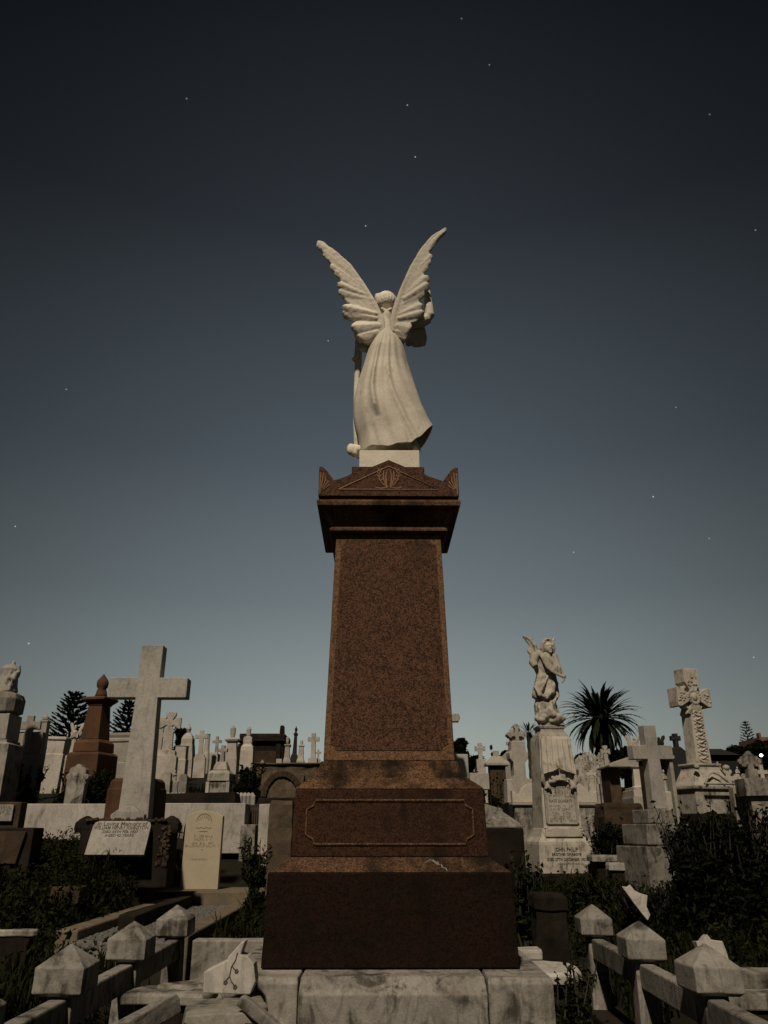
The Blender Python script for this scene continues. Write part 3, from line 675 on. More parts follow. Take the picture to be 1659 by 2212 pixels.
g.build('carved_garland', 'brown_stone', t); g = G()
for i in range(40):
    g.ell((.40 + rk.uniform(-.05, .06), .115, rk.uniform(zb - .1, zt - .05)), (rk.uniform(.008, .02), .012, rk.uniform(.01, .026)), 7, 5)
g.build('carved_flowers', 'brown_stone', t)
slope = math.atan2(.16, zt - zb)
tb = bpy.data.objects.new('tablet', None)
Ls = math.hypot(.16, zt - zb); wl = (X1 - X0) / 2
P = [(-wl, 0), (wl, 0), (wl, Ls - .05), (wl - .015, Ls - .015), (wl - .05, Ls), (-wl + .05, Ls), (-wl + .015, Ls - .015), (-wl, Ls - .05)]
g = G(); g.prism(P, -.018, .018); tab = g.build('tablet', 'marble', t, .004); tab.location = ((X0 + X1) / 2 + .005, -.06, zb); tab.rotation_euler = (-slope, 0, 0)
for txt, q, sz, w in (('In Loving Memory of', .905, .058, wl * 1.72), ('WILLIAM HENRY JOHNSTON', .785, .050, wl * 1.86), ('DIED 24TH FEB. 1927', .665, .036, wl * 1.2), ('AGED 42 YEARS', .56, .036, wl * .98), ('R . I . P .', .10, .034, wl * .62)):
    text('inscription', txt, sz, 'lettering', tab, (0, -.0195, Ls * q), width=w)

# --- the big plain marble cross
s, t = mk('marble_cross', 'large plain white marble cross rising behind the sloping inscribed tablet', 'cross', 291, 1772, 8.6, 1)
xa = s.x(318, 1488)
g = G(); zt, za, ah = s.h(1397), s.h(1488), s.w(45); z0 = s.down()
g.prism(cross_poly(0 - .02, zt, za, ah, s.w(66), s.w(178), s.w(50)), -.09, .09)
g.build('cross', 'marble', t, .007)
g = G(); g.sq([(z0, .32, .3), (.0, .32, .3)]); g.build('base', 'dark_stone', t, .01)
g = G(); g.sq([(.0, .17, .05), (.05, .17, .05), (.08, .13, .05), (.13, .05, .04)], -.01, -.2); g.build('ornament', 'marble', t, .006)

# --- long low marble chest tombs behind
s, t = mk('chest_tomb', 'long low white marble chest tomb behind the cream war headstone', 'tomb', 432, 1842, 11.2, 1)
g = G(); g.box(s.w(-98), s.w(92), -.02, .9, -.01, s.h(1735)); g.build('side_slab', 'marble', t, .01)
g = G(); g.box(s.w(-104), s.w(97), .05, .85, s.down(), -.012); g.build('footing', 'dark_stone', t)
g = G(); g.box(s.w(86), s.w(118), -.08, .5, s.down(), s.h(1781)); g.build('end_block', 'grimy_marble', t, .01)
g = G(); r5 = random.Random(2)
for q in (.62, .5, .4): worn(g, s.w(90), s.w(112), s.h(1781) * q, .035, -.0805, r5, 2)
g.build('inscription', 'lettering', t)
s, t = mk('chest_tomb', 'long low white marble chest tomb left of the big marble cross', 'tomb', 128, 1812, 10.6, 0)
g = G(); g.box(s.w(-95), s.w(92), 0, .9, -.02, s.h(1736)); g.build('side_slab', 'marble', t, .01)
g = G(); g.box(s.w(-98), s.w(95), .06, .86, s.down(), -.022); g.build('footing', 'dark_stone', t)
s, t = mk('tablet_stone', 'white inscribed slab leaning in stone frame at the left photo edge', 'grave marker', 8, 1772, 9.6, 6)
g = G(); g.box(s.w(-40), s.w(30), .02, .25, s.down(), s.h(1732)); g.build('frame', 'brown_stone', t, .01)
g = G(); g.box(s.w(-36), s.w(17), -.02, .018, -.01, s.h(1738)); g.build('slab', 'marble', t, .005)
g = G(); r5 = random.Random(8)
for q in (.85, .7, .55, .42): worn(g, s.w(-30), s.w(14), s.h(1738) * q, .03, -.0205, r5, 3)
g.build('inscription', 'lettering', t)
s, t = mk('sunken_tablet', 'dark framed sloping tablet in the grass at the left photo edge', 'grave marker', 10, 1845, 7.4, 4)
g = G(); g.prism([(s.w(-50), s.down()), (s.w(48), s.down()), (s.w(50), s.h(1788)), (s.w(-50), s.h(1788))], .05, .32); g.build('frame', 'dark_stone', t, .01, rough=.004)
g = G(); g.prism([(s.w(-45), -.08), (s.w(24), -.08), (s.w(36), s.h(1796)), (s.w(-45), s.h(1796))], .015, .048); g.build('slab', 'brown_stone', t, .005)

# --- the second angel monument, right of the pedestal
MY = 12.0
s, t = mk('angel_monument', 'carved white marble pedestal with draped top and long inscription, carrying the smaller angel', 'monument', 1211, 1885, MY, 7)
def rows_sq(g, rows, ratio=.8):
    g.sq([(s.h(p) + i * .001, s.w(w) / 2, s.w(w) / 2 * ratio) for i, (p, w) in enumerate(rows)])
g = G(); g.sq([(s.down(), s.w(78), s.w(66)), (-.004, s.w(76), s.w(64))]); g.build('footing', 'dark_stone', t, .02, rough=.02, label='mossy dark footing block')
g = G(); rows_sq(g, [(1885, 120), (1824, 118), (1818, 116), (1808, 102), (1797, 94), (1790, 90)]); g.build('base', 'carved_marble', t, .008)
g = G(); rows_sq(g, [(1790, 85), (1745, 83), (1740, 82), (1600, 73), (1594, 71)], .9); g.build('die', 'carved_marble', t, .006)
g = G(); rows_sq(g, [(1593, 71), (1584, 57), (1577, 54), (1576, 60), (1572, 62), (1570, 60), (1569, 54)]); g.build('cap', 'carved_marble', t, .004)
dy = -s.w(41) * .9 - .006
# hanging cloth, cherubs and scroll, carved in relief
g = G(); W = s.w(70)
rs = []
for i in range(9):
    q = i / 8; z = s.h(1600) + (s.h(1668) - s.h(1600)) * q; row = []
    for j in range(41):
        x = (j / 40 - .5); sw_ = W * (.98 + .10 * q)
        row.append((x * sw_, dy - .012 - .034 * abs(math.sin(j * .42 + .6 * math.sin(j * .9))) ** .7 * (.35 + .65 * q) - .025 * q, z - .05 * q * (abs(x) * 2) ** 2 + .035 * q * max(0, 1 - abs(x) * 5)))
    rs.append(row)
n_ = len(rs); front = rs; back = [[(x, y + .1, z) for x, y, z in r] for r in rs]
g.rings([f + b[::-1] for f, b in zip(front, back)]); g.build('carved_drapery', 'carved_marble', t, smooth=False)
g = G(); r5 = random.Random(6)
for i in range(46):
    a = r5.uniform(.1, math.pi - .1); rr_ = r5.uniform(.75, 1.1)
    g.ell((s.w(33) * rr_ * math.cos(a) * .95, dy - .03 - r5.random() * .03, s.h(1712) + s.w(33) * rr_ * math.sin(a) * .95), (r5.uniform(.016, .036), .022, r5.uniform(.015, .032)), 7, 5)
for sx in (-1, 1):
    g.tube([(sx * s.w(33), dy - .03, s.h(1700)), (sx * s.w(38), dy - .03, s.h(1690)), (sx * s.w(37), dy - .03, s.h(1675))], [.02, .04, .02], 8)
g.tube([(-s.w(14), dy - .06, s.h(1689)), (0, dy - .07, s.h(1687)), (s.w(14), dy - .06, s.h(1689))], .014, 7)
g.tube([(0, dy - .05, s.h(1680)), (0, dy - .05, s.h(1658))], .012, 6)
for sx in (-1, 1): g.tube([(0, dy - .05, s.h(1668)), (sx * s.w(8), dy - .05, s.h(1660)), (sx * s.w(13), dy - .05, s.h(1659))], [.01, .012, .006], 6)
sculpt(g, 'carved_wreath', 'carved_marble', t, .014, 1)
g = G(); W = s.w(34)
g.prism([(-W, s.h(1779)), (W, s.h(1779))] + [(W * (1 - i / 8) * 1.0 - 0, s.h(1705) + .08 * math.sin(i / 16 * math.pi) + .04) for i in range(17)], dy - .012, dy + .05); g.build('scroll', 'carved_marble', t, .004)
g = G()
for sx in (-1, 1): g.box(sx * W - .018, sx * W + .018, dy - .03, dy + .02, s.h(1779), s.h(1705))
g.box(-W, W, dy - .028, dy - .0125, s.h(1781), s.h(1778)); g.build('scroll_border', 'carved_marble', t, .006)
W2 = s.w(38)
g = G(); g.prism([(-s.w(42), s.h(1808)), (s.w(42), s.h(1808)), (s.w(40), s.h(1792)), (s.w(18), s.h(1786)), (0, s.h(1789)), (-s.w(18), s.h(1786)), (-s.w(40), s.h(1792))], dy - .05, dy + .02); g.build('footing_scroll', 'carved_marble', t, .01)
yb = dy - .0135; g = G(); r5 = random.Random(15)
for p, h, w, n in ((1700 + 3, .035, .75, 3), (1714, .03, .5, 2), (1722, .03, .9, 5), (1742, .03, .95, 5), (1749, .03, .85, 4), (1758, .028, .7, 3), (1764.5, .024, .95, 5), (1769, .024, .9, 5), (1773.5, .024, .95, 5)):
    worn(g, -W * .86 * w, W * .86 * w, s.h(p), h * 1.25, yb, r5, n)
g.build('inscription', 'lettering', t)
text('inscription', 'KATE DOHERTY', .06, 'lettering', t, (0, yb, s.h(1732)), width=W * 1.55)
yb = -s.w(60) * .8 - .002
for tx, p, sz, w in (('JOHN PHILIP', 1834, .07, 52), ('BROTHER OF ABOVE', 1844, .042, 64), ('DIED 27TH DECEMBER 1921', 1855, .05, 86)):
    text('inscription', tx, sz, 'lettering', t, (.0, yb, s.h(p)), width=s.w(w))
g = G(); worn(g, -.22, .24, s.h(1864), .03, yb, r5, 4); g.build('inscription', 'lettering', t)

# the smaller angel, facing the camera, strewing flowers from her mantle
AO2 = at(1190, 1569, MY)
an2 = thing('angel_statue', 'smaller marble angel facing forward with flower-filled mantle, on the inscribed white pedestal', 'statue', AO2)
def A2(zx, zy, dy=0): return at(1101.5 + zx * .159, 1347 + zy * .159, MY + dy) - AO2
V = .00115
g = G(); a, b = A2(430, 1380), A2(712, 1380); g.box(a.x, b.x, -.16, .16, 0, A2(500, 1360).z); g.build('statue_base', 'carved_marble', an2, .006)
L2 = [(440, 400), (395, 410), (320, 450), (312, 520), (330, 640), (365, 690), (330, 800), (305, 900), (298, 1000), (352, 1035), (338, 1110), (345, 1210), (352, 1290), (380, 1370)]
R2 = [(560, 400), (585, 410), (612, 460), (622, 540), (612, 640), (606, 690), (640, 780), (652, 880), (655, 980), (640, 1040), (632, 1090), (655, 1200), (690, 1290), (705, 1360)]
g = G(); rs = []; n, m = 90, 90
for i in range(m + 1):
    q = i / m; lx, ly = interp(L2, q); rx, ry = interp(R2, q); l, r = A2(lx, ly), A2(rx, ry); ring = []
    b = .10 + .08 * q
    for j in range(n):
        th = 2 * math.pi * j / n; c = math.cos(th); p = l.lerp(r, (1 + c) / 2) + Vector((0, b * math.sin(th), 0))
        d = .022 * math.sin(th * 5 + q * 7 + 2 * math.sin(q * 9)) * min(1, q * 3) + .016 * math.sin(th * 11 - q * 12) * q + .02 * noise.noise((c * 3, q * 6, math.sin(th) * 3))
        if .43 < q < .47: d -= .015
        ring.append(p + Vector((.5 * d * c, d * math.sin(th) * 1.1, 0)))
    rs.append(ring)
g.rings(rs)
g.tube([A2(500, 420, 0), A2(505, 360, 0)], [.075, .06], 10)
for k in range(10):  # rolled cloud and hem at her feet
    g.ell(A2(400 + k * 32, 1290 + 25 * math.sin(k * 2.1), -.1 - .05 * math.sin(k)), (.08, .09, .055))
g.tube([A2(500, 1080, -.16), A2(540, 1160, -.2), A2(600, 1240, -.2), A2(680, 1290, -.15)], [.03, .05, .05, .03], 8); g.tube([A2(400, 1240, -.16), A2(480, 1190, -.2), A2(560, 1250, -.2)], [.03, .04, .03], 8)
g.tube([A2(330, 850, -.1), A2(400, 960, -.18), A2(500, 1010, -.2), A2(560, 930, -.18), A2(600, 800, -.15)], [.02, .03, .035, .03, .02], 8)
g.tube([A2(520, 700, -.14), A2(450, 850, -.19), A2(390, 990, -.18)], [.015, .025, .02], 8); g.tube([A2(560, 720, -.13), A2(600, 850, -.15), A2(580, 960, -.17)], [.02, .03, .03], 8)
sculpt(g, 'body', 'carved_marble', an2, .014, 2, .006, 24)
g = G()                                    # right sleeve and mantle spread to her left hand
g.tube([A2(420, 400, -.04), A2(340, 450, -.06), A2(315, 530, -.08), A2(350, 590, -.14)], [.07, .075, .07, .05], 10); g.ell(A2(300, 450, -.02), (.04, .05, .05))
top = [A2(420, 385, -.10), A2(480, 400, -.13), A2(540, 405, -.13), A2(585, 410, -.10), A2(612, 520, -.14), A2(650, 610, -.2), A2(720, 690, -.24)]
bot = [A2(400, 400, -.12), A2(440, 470, -.16), A2(470, 540, -.19), A2(510, 600, -.22), A2(570, 650, -.24), A2(640, 690, -.26), A2(715, 722, -.26)]
for k in range(6):
    a, b, c, d = top[k], top[k + 1], bot[k + 1], bot[k]; o_ = Vector((0, .05, 0))
    g.add([a, b, c, d, a + o_, b + o_, c + o_, d + o_], [(0, 1, 2, 3), (7, 6, 5, 4), (0, 4, 5, 1), (1, 5, 6, 2), (2, 6, 7, 3), (3, 7, 4, 0)])
g.tube(bot, .02, 8); g.tube([A2(450, 410, -.14), A2(520, 470, -.17), A2(580, 540, -.18)], .016, 6); g.tube([A2(440, 440, -.15), A2(500, 530, -.19), A2(570, 620, -.23)], .014, 6)
for k in range(22): g.ell(A2(600 + r5.uniform(0, 90), 590 + r5.uniform(0, 90), -.24), (.022, .025, .022), 7, 5)
g.tube([A2(590, 430, -.05), A2(640, 560, -.12), A2(700, 680, -.2), A2(735, 715, -.24)], [.06, .05, .04, .03], 10)
g.ell(A2(742, 715, -.25), (.03, .03, .03))
for k in range(4): g.tube([A2(725 + 9 * k, 735, -.25), A2(712 + 9 * k, 780, -.26), A2(704 + 7 * k, 830 - 12 * k, -.25)], [.011, .010, .007], 6)
sculpt(g, 'mantle', 'carved_marble', an2, .013, 2)
g = G(); hc = A2(508, 315, -.06)
g.ell(hc, (.085, .10, .115)); g.ell(hc + Vector((.02, -.05, -.035)), (.06, .065, .085)); g.ell(hc + Vector((.028, -.118, -.03)), (.010, .014, .026)); g.ell(hc + Vector((.028, -.10, -.105)), (.022, .02, .018))
g.tube([hc + Vector((-.03, -.095, .008)), hc + Vector((.028, -.118, .012)), hc + Vector((.07, -.09, .008))], [.008, .012, .008], 6); g.ell(hc + Vector((.028, -.108, -.072)), (.018, .012, .006))
for sx in (-1, 1):
    for q in range(3): g.tube([hc + Vector((sx * .01, -.08 + q * .04, .10)), hc + Vector((sx * .075, -.075 + q * .05, .05)), hc + Vector((sx * (.092 + .006 * q), -.05 + q * .05, -.03)), hc + Vector((sx * .085, -.03 + q * .05, -.11))], [.02, .026, .026, .018], 8)
for k in range(13):
    a = k / 12 * math.pi; g.ell(hc + Vector((.078 * math.cos(a), -.062 - .035 * math.sin(a), .045 + .06 * math.sin(a))), (.017, .018, .016), 8, 6)
sculpt(g, 'head', 'carved_marble', an2, .010, 2)
def wing2(front, ridge):
    g = G(); n = len(front); fr = [A2(x, y, d) for x, y, d in front]; bk = [p + Vector((0, .045, 0)) for p in fr]
    g.add(fr + bk, [tuple(range(n)), tuple(reversed(range(n, 2 * n)))] + [(i, n + i, n + (i + 1) % n, (i + 1) % n) for i in range(n)])
    g.tube([A2(*p) for p in ridge], [.035, .03, .024, .012], 8); return sculpt(g, 'wing', 'carved_marble', an2, .011, 2, .004, 30)
wing2([(172, 156, .14), (200, 160, .14), (250, 190, .13), (300, 225, .12), (330, 265, .11), (345, 310, .1), (340, 400, .1), (300, 425, .1), (262, 412, .12), (238, 375, .12), (236, 340, .13), (258, 302, .13), (262, 295, .13), (215, 225, .14), (180, 185, .14)],
      [(372, 400, .08), (345, 310, .1), (280, 212, .12), (178, 158, .14)])
wing2([(540, 330, .1), (565, 260, .12), (590, 200, .14), (615, 166, .15), (608, 205, .15), (592, 245, .14), (580, 300, .12), (575, 350, .1)], [(540, 400, .06), (560, 310, .1), (580, 240, .13), (612, 172, .15)])

# --- plain marble cross on three steps
s, t = mk('marble_cross', 'plain marble cross on three stepped blocks beside the dark bush', 'cross', 1426, 1876, 10.6, 13)
zt, za = s.h(1568), s.h(1626)
g = G(); g.prism(cross_poly(s.h(1748), zt, za, s.w(30), s.w(36), s.w(100), s.w(30), s.x(1424, 1748)), -.075, .075); cr_ = g.build('cross', 'marble', t, .007)
cr_.rotation_euler = (0, R(-.8), 0)
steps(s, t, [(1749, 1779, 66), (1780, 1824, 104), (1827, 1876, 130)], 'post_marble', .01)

# --- the tall carved Celtic cross
s, t = mk('celtic_cross', 'tall weathered ringed cross carved with interlace on flared base, at right', 'cross', 1527, 1760, 15.5, 18)
zt, za = s.h(1447), s.h(1508); cx = .0
g = G(); celtic(g, s.h(1652), zt, za, s.w(34), s.w(90), .30, s.w(31)); cc = g.build('cross', 'carved_marble', t, .01)
g = G(); r5 = random.Random(9)
for i in range(13):   # vine scroll up the shaft
    z = s.h(1645) + (s.h(1545) - s.h(1645)) * i / 12; sx = 1 if i % 2 else -1
    g.tube([(-sx * .09, -.15, z - .05), (sx * .03, -.156, z - .01), (sx * .1, -.156, z + .03), (sx * .05, -.156, z + .06), (sx * .0, -.15, z + .03)], [.014, .018, .018, .016, .012], 6)
    g.ell((-sx * .08, -.15, z + .04), (.03, .015, .026), 7, 5)
g.build('vine_scroll', 'carved_marble', cc, smooth=True); g = G()
for k in range(16):
    a = k / 16 * 2 * math.pi; g.ell((.13 * math.cos(a), -.15, za + .13 * math.sin(a)), (.03, .014, .03), 7, 5)
g.ell((0, -.15, za), (.07, .03, .08))
g.build('boss', 'carved_marble', cc, smooth=True)
for sx in (-1, 1):
    g = G()
    for k in range(10): g.ell((sx * r5.uniform(.22, .38), -.15, za + r5.uniform(-.09, .09)), (.03, .016, .022), 7, 5)
    g.build('arm_carving', 'carved_marble', cc, smooth=True)
g = G()
for k in range(10): g.ell((r5.uniform(-.1, .1), -.15, za + r5.uniform(.22, .4)), (.03, .016, .022), 7, 5)
g.build('top_carving', 'carved_marble', cc, smooth=True)
g = G(); g.sq([(s.h(p), s.w(w) / 2, s.w(w) / 2 * .75) for p, w in ((1700, 96), (1696, 94), (1690, 88), (1665, 66), (1657, 64), (1655, 72), (1651, 72), (1650.5, 60))]); bs_ = g.build('flared_base', 'carved_marble', t, .008)
g = G(); yb = -s.w(40) * .75 - .02
g.tube([(-.26, -.42, s.h(1694)), (-.12, -.36, s.h(1676)), (0, -.33, s.h(1671)), (.12, -.36, s.h(1676)), (.26, -.42, s.h(1694))], .02, 6); g.tube([(-.36, -.5, s.h(1696)), (.36, -.5, s.h(1696))], .022, 6)
for sx in (-1, 1): g.ell((sx * .34, -.33, s.h(1660)), (.06, .05, .05))
g.build('carving', 'carved_marble', bs_, smooth=True)
g = G(); g.sq([(s.h(1759), s.w(52), s.w(38)), (s.h(1708), s.w(52), s.w(38)), (s.h(1706), s.w(57), s.w(43)), (s.h(1701), s.w(57), s.w(43)), (s.h(1700.5), s.w(52), s.w(40))]); g.build('plinth', 'grimy_marble', t, .008)
steps(s, t, [(1760, 1770, 128)], 'dark_stone')
# ------------------------------------------------------------------ monuments up the hillside, left of the pedestal
s, t = mk('column_monument', 'octagonal-capped white column monument carrying a headless draped statue', 'monument', -20, 1668, 13, 0)
g = G(); g.sq([(s.down(), s.w(48), s.w(40)), (s.h(1610), s.w(46), s.w(38)), (s.h(1606), s.w(38), s.w(34)), (s.h(1601), s.w(38), s.w(34))]); g.build('base', 'grimy_marble', t, .008)
g = G(); g.sq([(s.h(1600), s.w(34), s.w(32)), (s.h(1545), s.w(33), s.w(32))]); g.build('shaft', 'marble', t, .01)
g = G(); g.octo([(s.h(1544), s.w(30)), (s.h(1540), s.w(37)), (s.h(1512), s.w(38)), (s.h(1502), s.w(34)), (s.h(1497), s.w(24))], .35); g.build('capital', 'post_marble', t, .008)
o_ = s.o + Vector((0, 0, s.h(1497)))
g = G(); wr = lambda px, py, dy=0: at(px, py, 13 + dy) - o_
g.tube([wr(16, 1497), wr(17, 1478), wr(20, 1460), wr(23, 1445), wr(25, 1437)], [.165, .15, .145, .16, .08], 14)
g.tube([wr(30, 1452, -.02), wr(36, 1462, -.1), wr(40, 1452, -.16), wr(42, 1436, -.18)], [.06, .05, .04, .025], 8); g.tube([wr(24, 1462, -.1), wr(34, 1466, -.15), wr(39, 1450, -.2)], [.05, .045, .03], 8)
g.ell(wr(29, 1433), (.035, .04, .05)); g.tube([wr(9, 1490, -.12), wr(16, 1465, -.15), wr(24, 1450, -.13)], .02, 6); g.tube([wr(20, 1492, -.13), wr(26, 1470, -.15)], .02, 6)
so = sculpt(g, 'draped_statue', 'marble', None, .013, 3, .004, 14); so.location = o_; tag(so, 'headless draped marble figure with clasped hands at the left photo edge', 'statue')
def stele(g, s):
    W = s.w(29); g.sq([(s.down(), W, W * .5), (s.h(1632), W, W * .5), (s.h(1630), W * .9, W * .42), (s.h(1582), W * .86, W * .4)])
    g.prism(cross_poly(s.h(1628), s.h(1548), s.h(1569), s.w(17), s.w(13), s.w(46), s.w(15), -.03), -W * .62, -W * .3)
    for x in (-.6, .05, .62): g.box(x * W - .04, x * W + .04, -W * .5, -W * .38, s.h(1628), s.h(1586))
small('cross_stele', 'marble cross standing before a ribbed stele, left of the sandstone pillar', 'cross', 62, 1640, 14, stele, rz=5)
small('urn_pillar', 'slim marble pillar topped by an egg-shaped urn behind the ribbed stele', 'monument', 84, 1636, 17, f_urn, rows=[(1634, 20), (1562, 17), (1560, 20), (1557, 20)], urn=[(1557, 4), (1554, 7), (1549, 7), (1545, 3), (1544, 1)])
small('pedestal_tomb', 'low square white marble pedestal tomb in front of the larger pine', 'tomb', 122, 1642, 19, f_urn, rows=[(1632, 40), (1630, 36), (1602, 36), (1600, 42), (1596, 42), (1594, 34)])
def figure(g, s, top, w):
    zt = s.h(top); W = s.w(w)
    g.tube([(0, 0, 0), (.01, 0, zt * .35), (0, 0, zt * .62), (0, 0, zt * .78), (.0, 0, zt * .84)], [W * .55, W * .42, W * .36, W * .4, W * .16], 12)
    g.ell((0, -.02, zt * .91), (W * .2, W * .22, zt * .09), 10, 8); g.tube([(-W * .35, 0, zt * .74), (-W * .5, -W * .3, zt * .56), (0, -W * .5, zt * .6)], [W * .16, W * .14, W * .1], 8); g.tube([(W * .35, 0, zt * .74), (W * .5, -W * .3, zt * .58), (W * .05, -W * .5, zt * .62)], [W * .16, W * .14, W * .1], 8)
    g.sq([(s.down(), W * .75, W * .75), (.0, W * .72, W * .72), (.02, W * .6, W * .6)])
def wing_figure(g, s, top, w):
    figure(g, s, top, w); zt = s.h(top); W = s.w(w)
    for sx in (-1, 1): feather(g, (sx * W * .2, W * .35, zt * .62), (sx * W * 1.0, W * .5, zt * 1.08), W * .5, W * .15); feather(g, (sx * W * .2, W * .35, zt * .55), (sx * W * .8, W * .5, zt * .8), W * .5, W * .15)
small('figure_statue', 'small winged marble figure between the square tomb and sandstone pillar', 'statue', 155, 1634, 17, wing_figure, top=1566, w=14, bevel=0)
s, t = mk('sandstone_pillar', 'red-brown sandstone pillar with urn finial beside the big marble cross', 'monument', 195, 1672, 14, -14)
g = G(); g.sq([(s.down(), s.w(40), s.w(40)), (s.h(1632), s.w(38), s.w(38)), (s.h(1627), s.w(34), s.w(34))]); g.build('base', 'sandstone', t, .01)
g = G(); g.sq([(s.h(1626), s.w(31), s.w(31)), (s.h(1606), s.w(30), s.w(30)), (s.h(1599), s.w(24), s.w(24))]); g.build('base', 'sandstone', t, .008)
g = G(); g.sq([(s.h(1598.5), s.w(22), s.w(22)), (s.h(1527), s.w(17), s.w(17))]); g.build('shaft', 'sandstone', t, .008)
g = G(); g.sq([(s.h(1526.5), s.w(18), s.w(18)), (s.h(1523), s.w(19), s.w(19)), (s.h(1518), s.w(24), s.w(24)), (s.h(1514), s.w(28), s.w(28)), (s.h(1510), s.w(28), s.w(28)), (s.h(1507), s.w(20), s.w(20))]); g.build('cornice', 'sandstone', t, .006)
g = G(); g.lathe([(s.h(1507), s.w(14)), (s.h(1500), s.w(12)), (s.h(1494), s.w(11)), (s.h(1488), s.w(9)), (s.h(1484), s.w(12)), (s.h(1476), s.w(13)), (s.h(1470), s.w(11)), (s.h(1462), s.w(5)), (s.h(1457), s.w(.6))], 18); g.build('urn', 'sandstone', t, smooth=True, rough=.012)
def altar(g, s):
    W = s.w(31); g.sq([(s.down(), W, W * .6), (s.h(1650), W, W * .6), (s.h(1648), W * .9, W * .52), (s.h(1606), W * .88, W * .5), (s.h(1603), W * .98, W * .58), (s.h(1598), W * .98, W * .58), (s.h(1596), W * .92, W * .54), (s.h(1590), W, W * .62), (s.h(1585), W * 1.02, W * .63)])
    for x in (-.62, .62): g.box(x * W - .05, x * W + .05, -W * .56, -W * .5, s.h(1647), s.h(1607))
small('altar_tomb', 'white altar tomb with heavy cornice, behind the big marble cross', 'tomb', 257, 1666, 18, altar)
def f_scallop(g, s, top, w):
    W = s.w(w) / 2; zt = s.h(top); g.prism([(-W * .8, s.down()), (W * .8, s.down()), (W * .86, zt * .55), (W * .6, zt * .85), (0, zt * .95), (-W * .6, zt * .85), (-W * .86, zt * .55)], -.07, .07)
    for x, z, r in ((0, .86, .32), (-.5, .74, .3), (.5, .74, .3), (-.82, .5, .26), (.82, .5, .26), (-.72, .26, .2), (.72, .26, .2)): g.disk(x * W, z * zt, r * W, -.068 + abs(x) * .01, .068 - abs(x) * .01, 12)
small('scalloped_headstone', 'small blotchy white headstone with scalloped top in dark shrubs', 'headstone', 165, 1706, 12, f_scallop, top=1651, w=46, mat='grimy_marble')
small('sandstone_block', 'squat red sandstone block standing behind the big marble cross', 'block', 291, 1772, 9.6, f_urn, mat='sandstone', rows=[(1765, 102), (1706, 100), (1704, 96), (1690, 92), (1684, 80)])
small('celtic_cross', 'large pale ringed cross on block base, right of the big marble cross', 'cross', 357, 1654, 21, f_celtic, top=1539, sw=19, span=46, arm=1562, base=[(1622, 1634, 40), (1634, 1654, 50)], rz=8)
small('plain_cross', 'slim plain cross partly hidden beside the large pale ringed cross', 'cross', 341, 1646, 23, f_cross, top=1571, sw=9, span=23, arm=1588)
small('urn_monument', 'round-shouldered marble monument with flaming urn beside the dark shrub tree', 'monument', 403, 1646, 27, f_urn, rows=[(1640, 30), (1612, 26), (1607, 24), (1597, 24), (1590, 18), (1584, 8)], urn=[(1584, 3), (1580, 4), (1575, 6), (1571, 5), (1568, 2), (1562, .5)])
small('block_tomb', 'small blank white block tomb under the flaming urn', 'tomb', 390, 1650, 24, f_urn, rows=[(1642, 27), (1640, 24), (1614, 23), (1612, 26)])
small('plain_cross', 'grey plain cross on flared base, tallest between flaming urn and stepped cross', 'cross', 431, 1655, 26, f_cross, top=1578, sw=9, span=27, arm=1591, ah=8, base=[(1630, 1642, 18), (1636, 1655, 25)], rz=6)
small('broken_column', 'pale broken column behind the grey plain cross', 'monument', 444, 1644, 30, f_urn, rows=[(1640, 16), (1612, 11), (1588, 10), (1586, 12)], round_=True)
small('low_tomb', 'low wide pale tomb behind the small dark-armed cross', 'tomb', 455, 1646, 31, f_urn, rows=[(1640, 36), (1630, 34), (1627, 30)])
small('plain_cross', 'small cross with darkened arms, left of the capped obelisk', 'cross', 466, 1648, 32, f_cross, top=1591, sw=6, span=20, arm=1602, mat='grimy_marble', base=[(1630, 1648, 12)])
s, t = mk('stepped_cross', 'white marble cross on a tall stepped and panelled pedestal', 'cross', 474, 1726, 14.5, -3)
g = G(); g.prism(cross_poly(s.h(1646), s.h(1610), s.h(1621), s.w(7), s.w(10), s.w(20), s.w(8)), -.045, .045); g.build('cross', 'far_marble', t, .006)
g = G(); g.sq([(s.h(1664), s.w(16), s.w(16)), (s.h(1656), s.w(14), s.w(14)), (s.h(1646), s.w(10), s.w(10))]); g.build('step', 'far_marble', t, .006)
g = G(); g.sq([(s.h(1688), s.w(24), s.w(24)), (s.h(1672), s.w(23.5), s.w(23.5)), (s.h(1665), s.w(18), s.w(18))]); g.build('step', 'far_marble', t, .006)
g = G(); g.sq([(s.down(), s.w(22), s.w(22)), (s.h(1689), s.w(21), s.w(21))]); g.build('die', 'grimy_marble', t, .006)
for x in (-22, 22):
    g = G(); g.box(s.w(x) - .03, s.w(x) + .03, -s.w(26), -s.w(22), s.h(1724), s.h(1690)); g.build('pilaster', 'far_marble', t, .004)
small('capped_obelisk', 'stout tapering obelisk with dark cap and carved urn left of mausoleum', 'monument', 500, 1646, 30, f_urn, rows=[(1640, 26), (1620, 22), (1604, 19), (1603, 26), (1599, 30), (1596, 26), (1594, 12)], urn=[(1594, 4), (1590, 5), (1584, 6), (1578, 6), (1573, 6), (1569, 3), (1566, .6)])
s, t = mk('mausoleum', 'dark flat-roofed stone mausoleum on the skyline with corner post', 'mausoleum', 563, 1656, 40, 0)
W = s.w(51); g = G(); g.box(-W * .93, W * .93, .0, 2.4, s.down(), s.h(1606)); g.build('wall', 'dark_stone', t, .02)
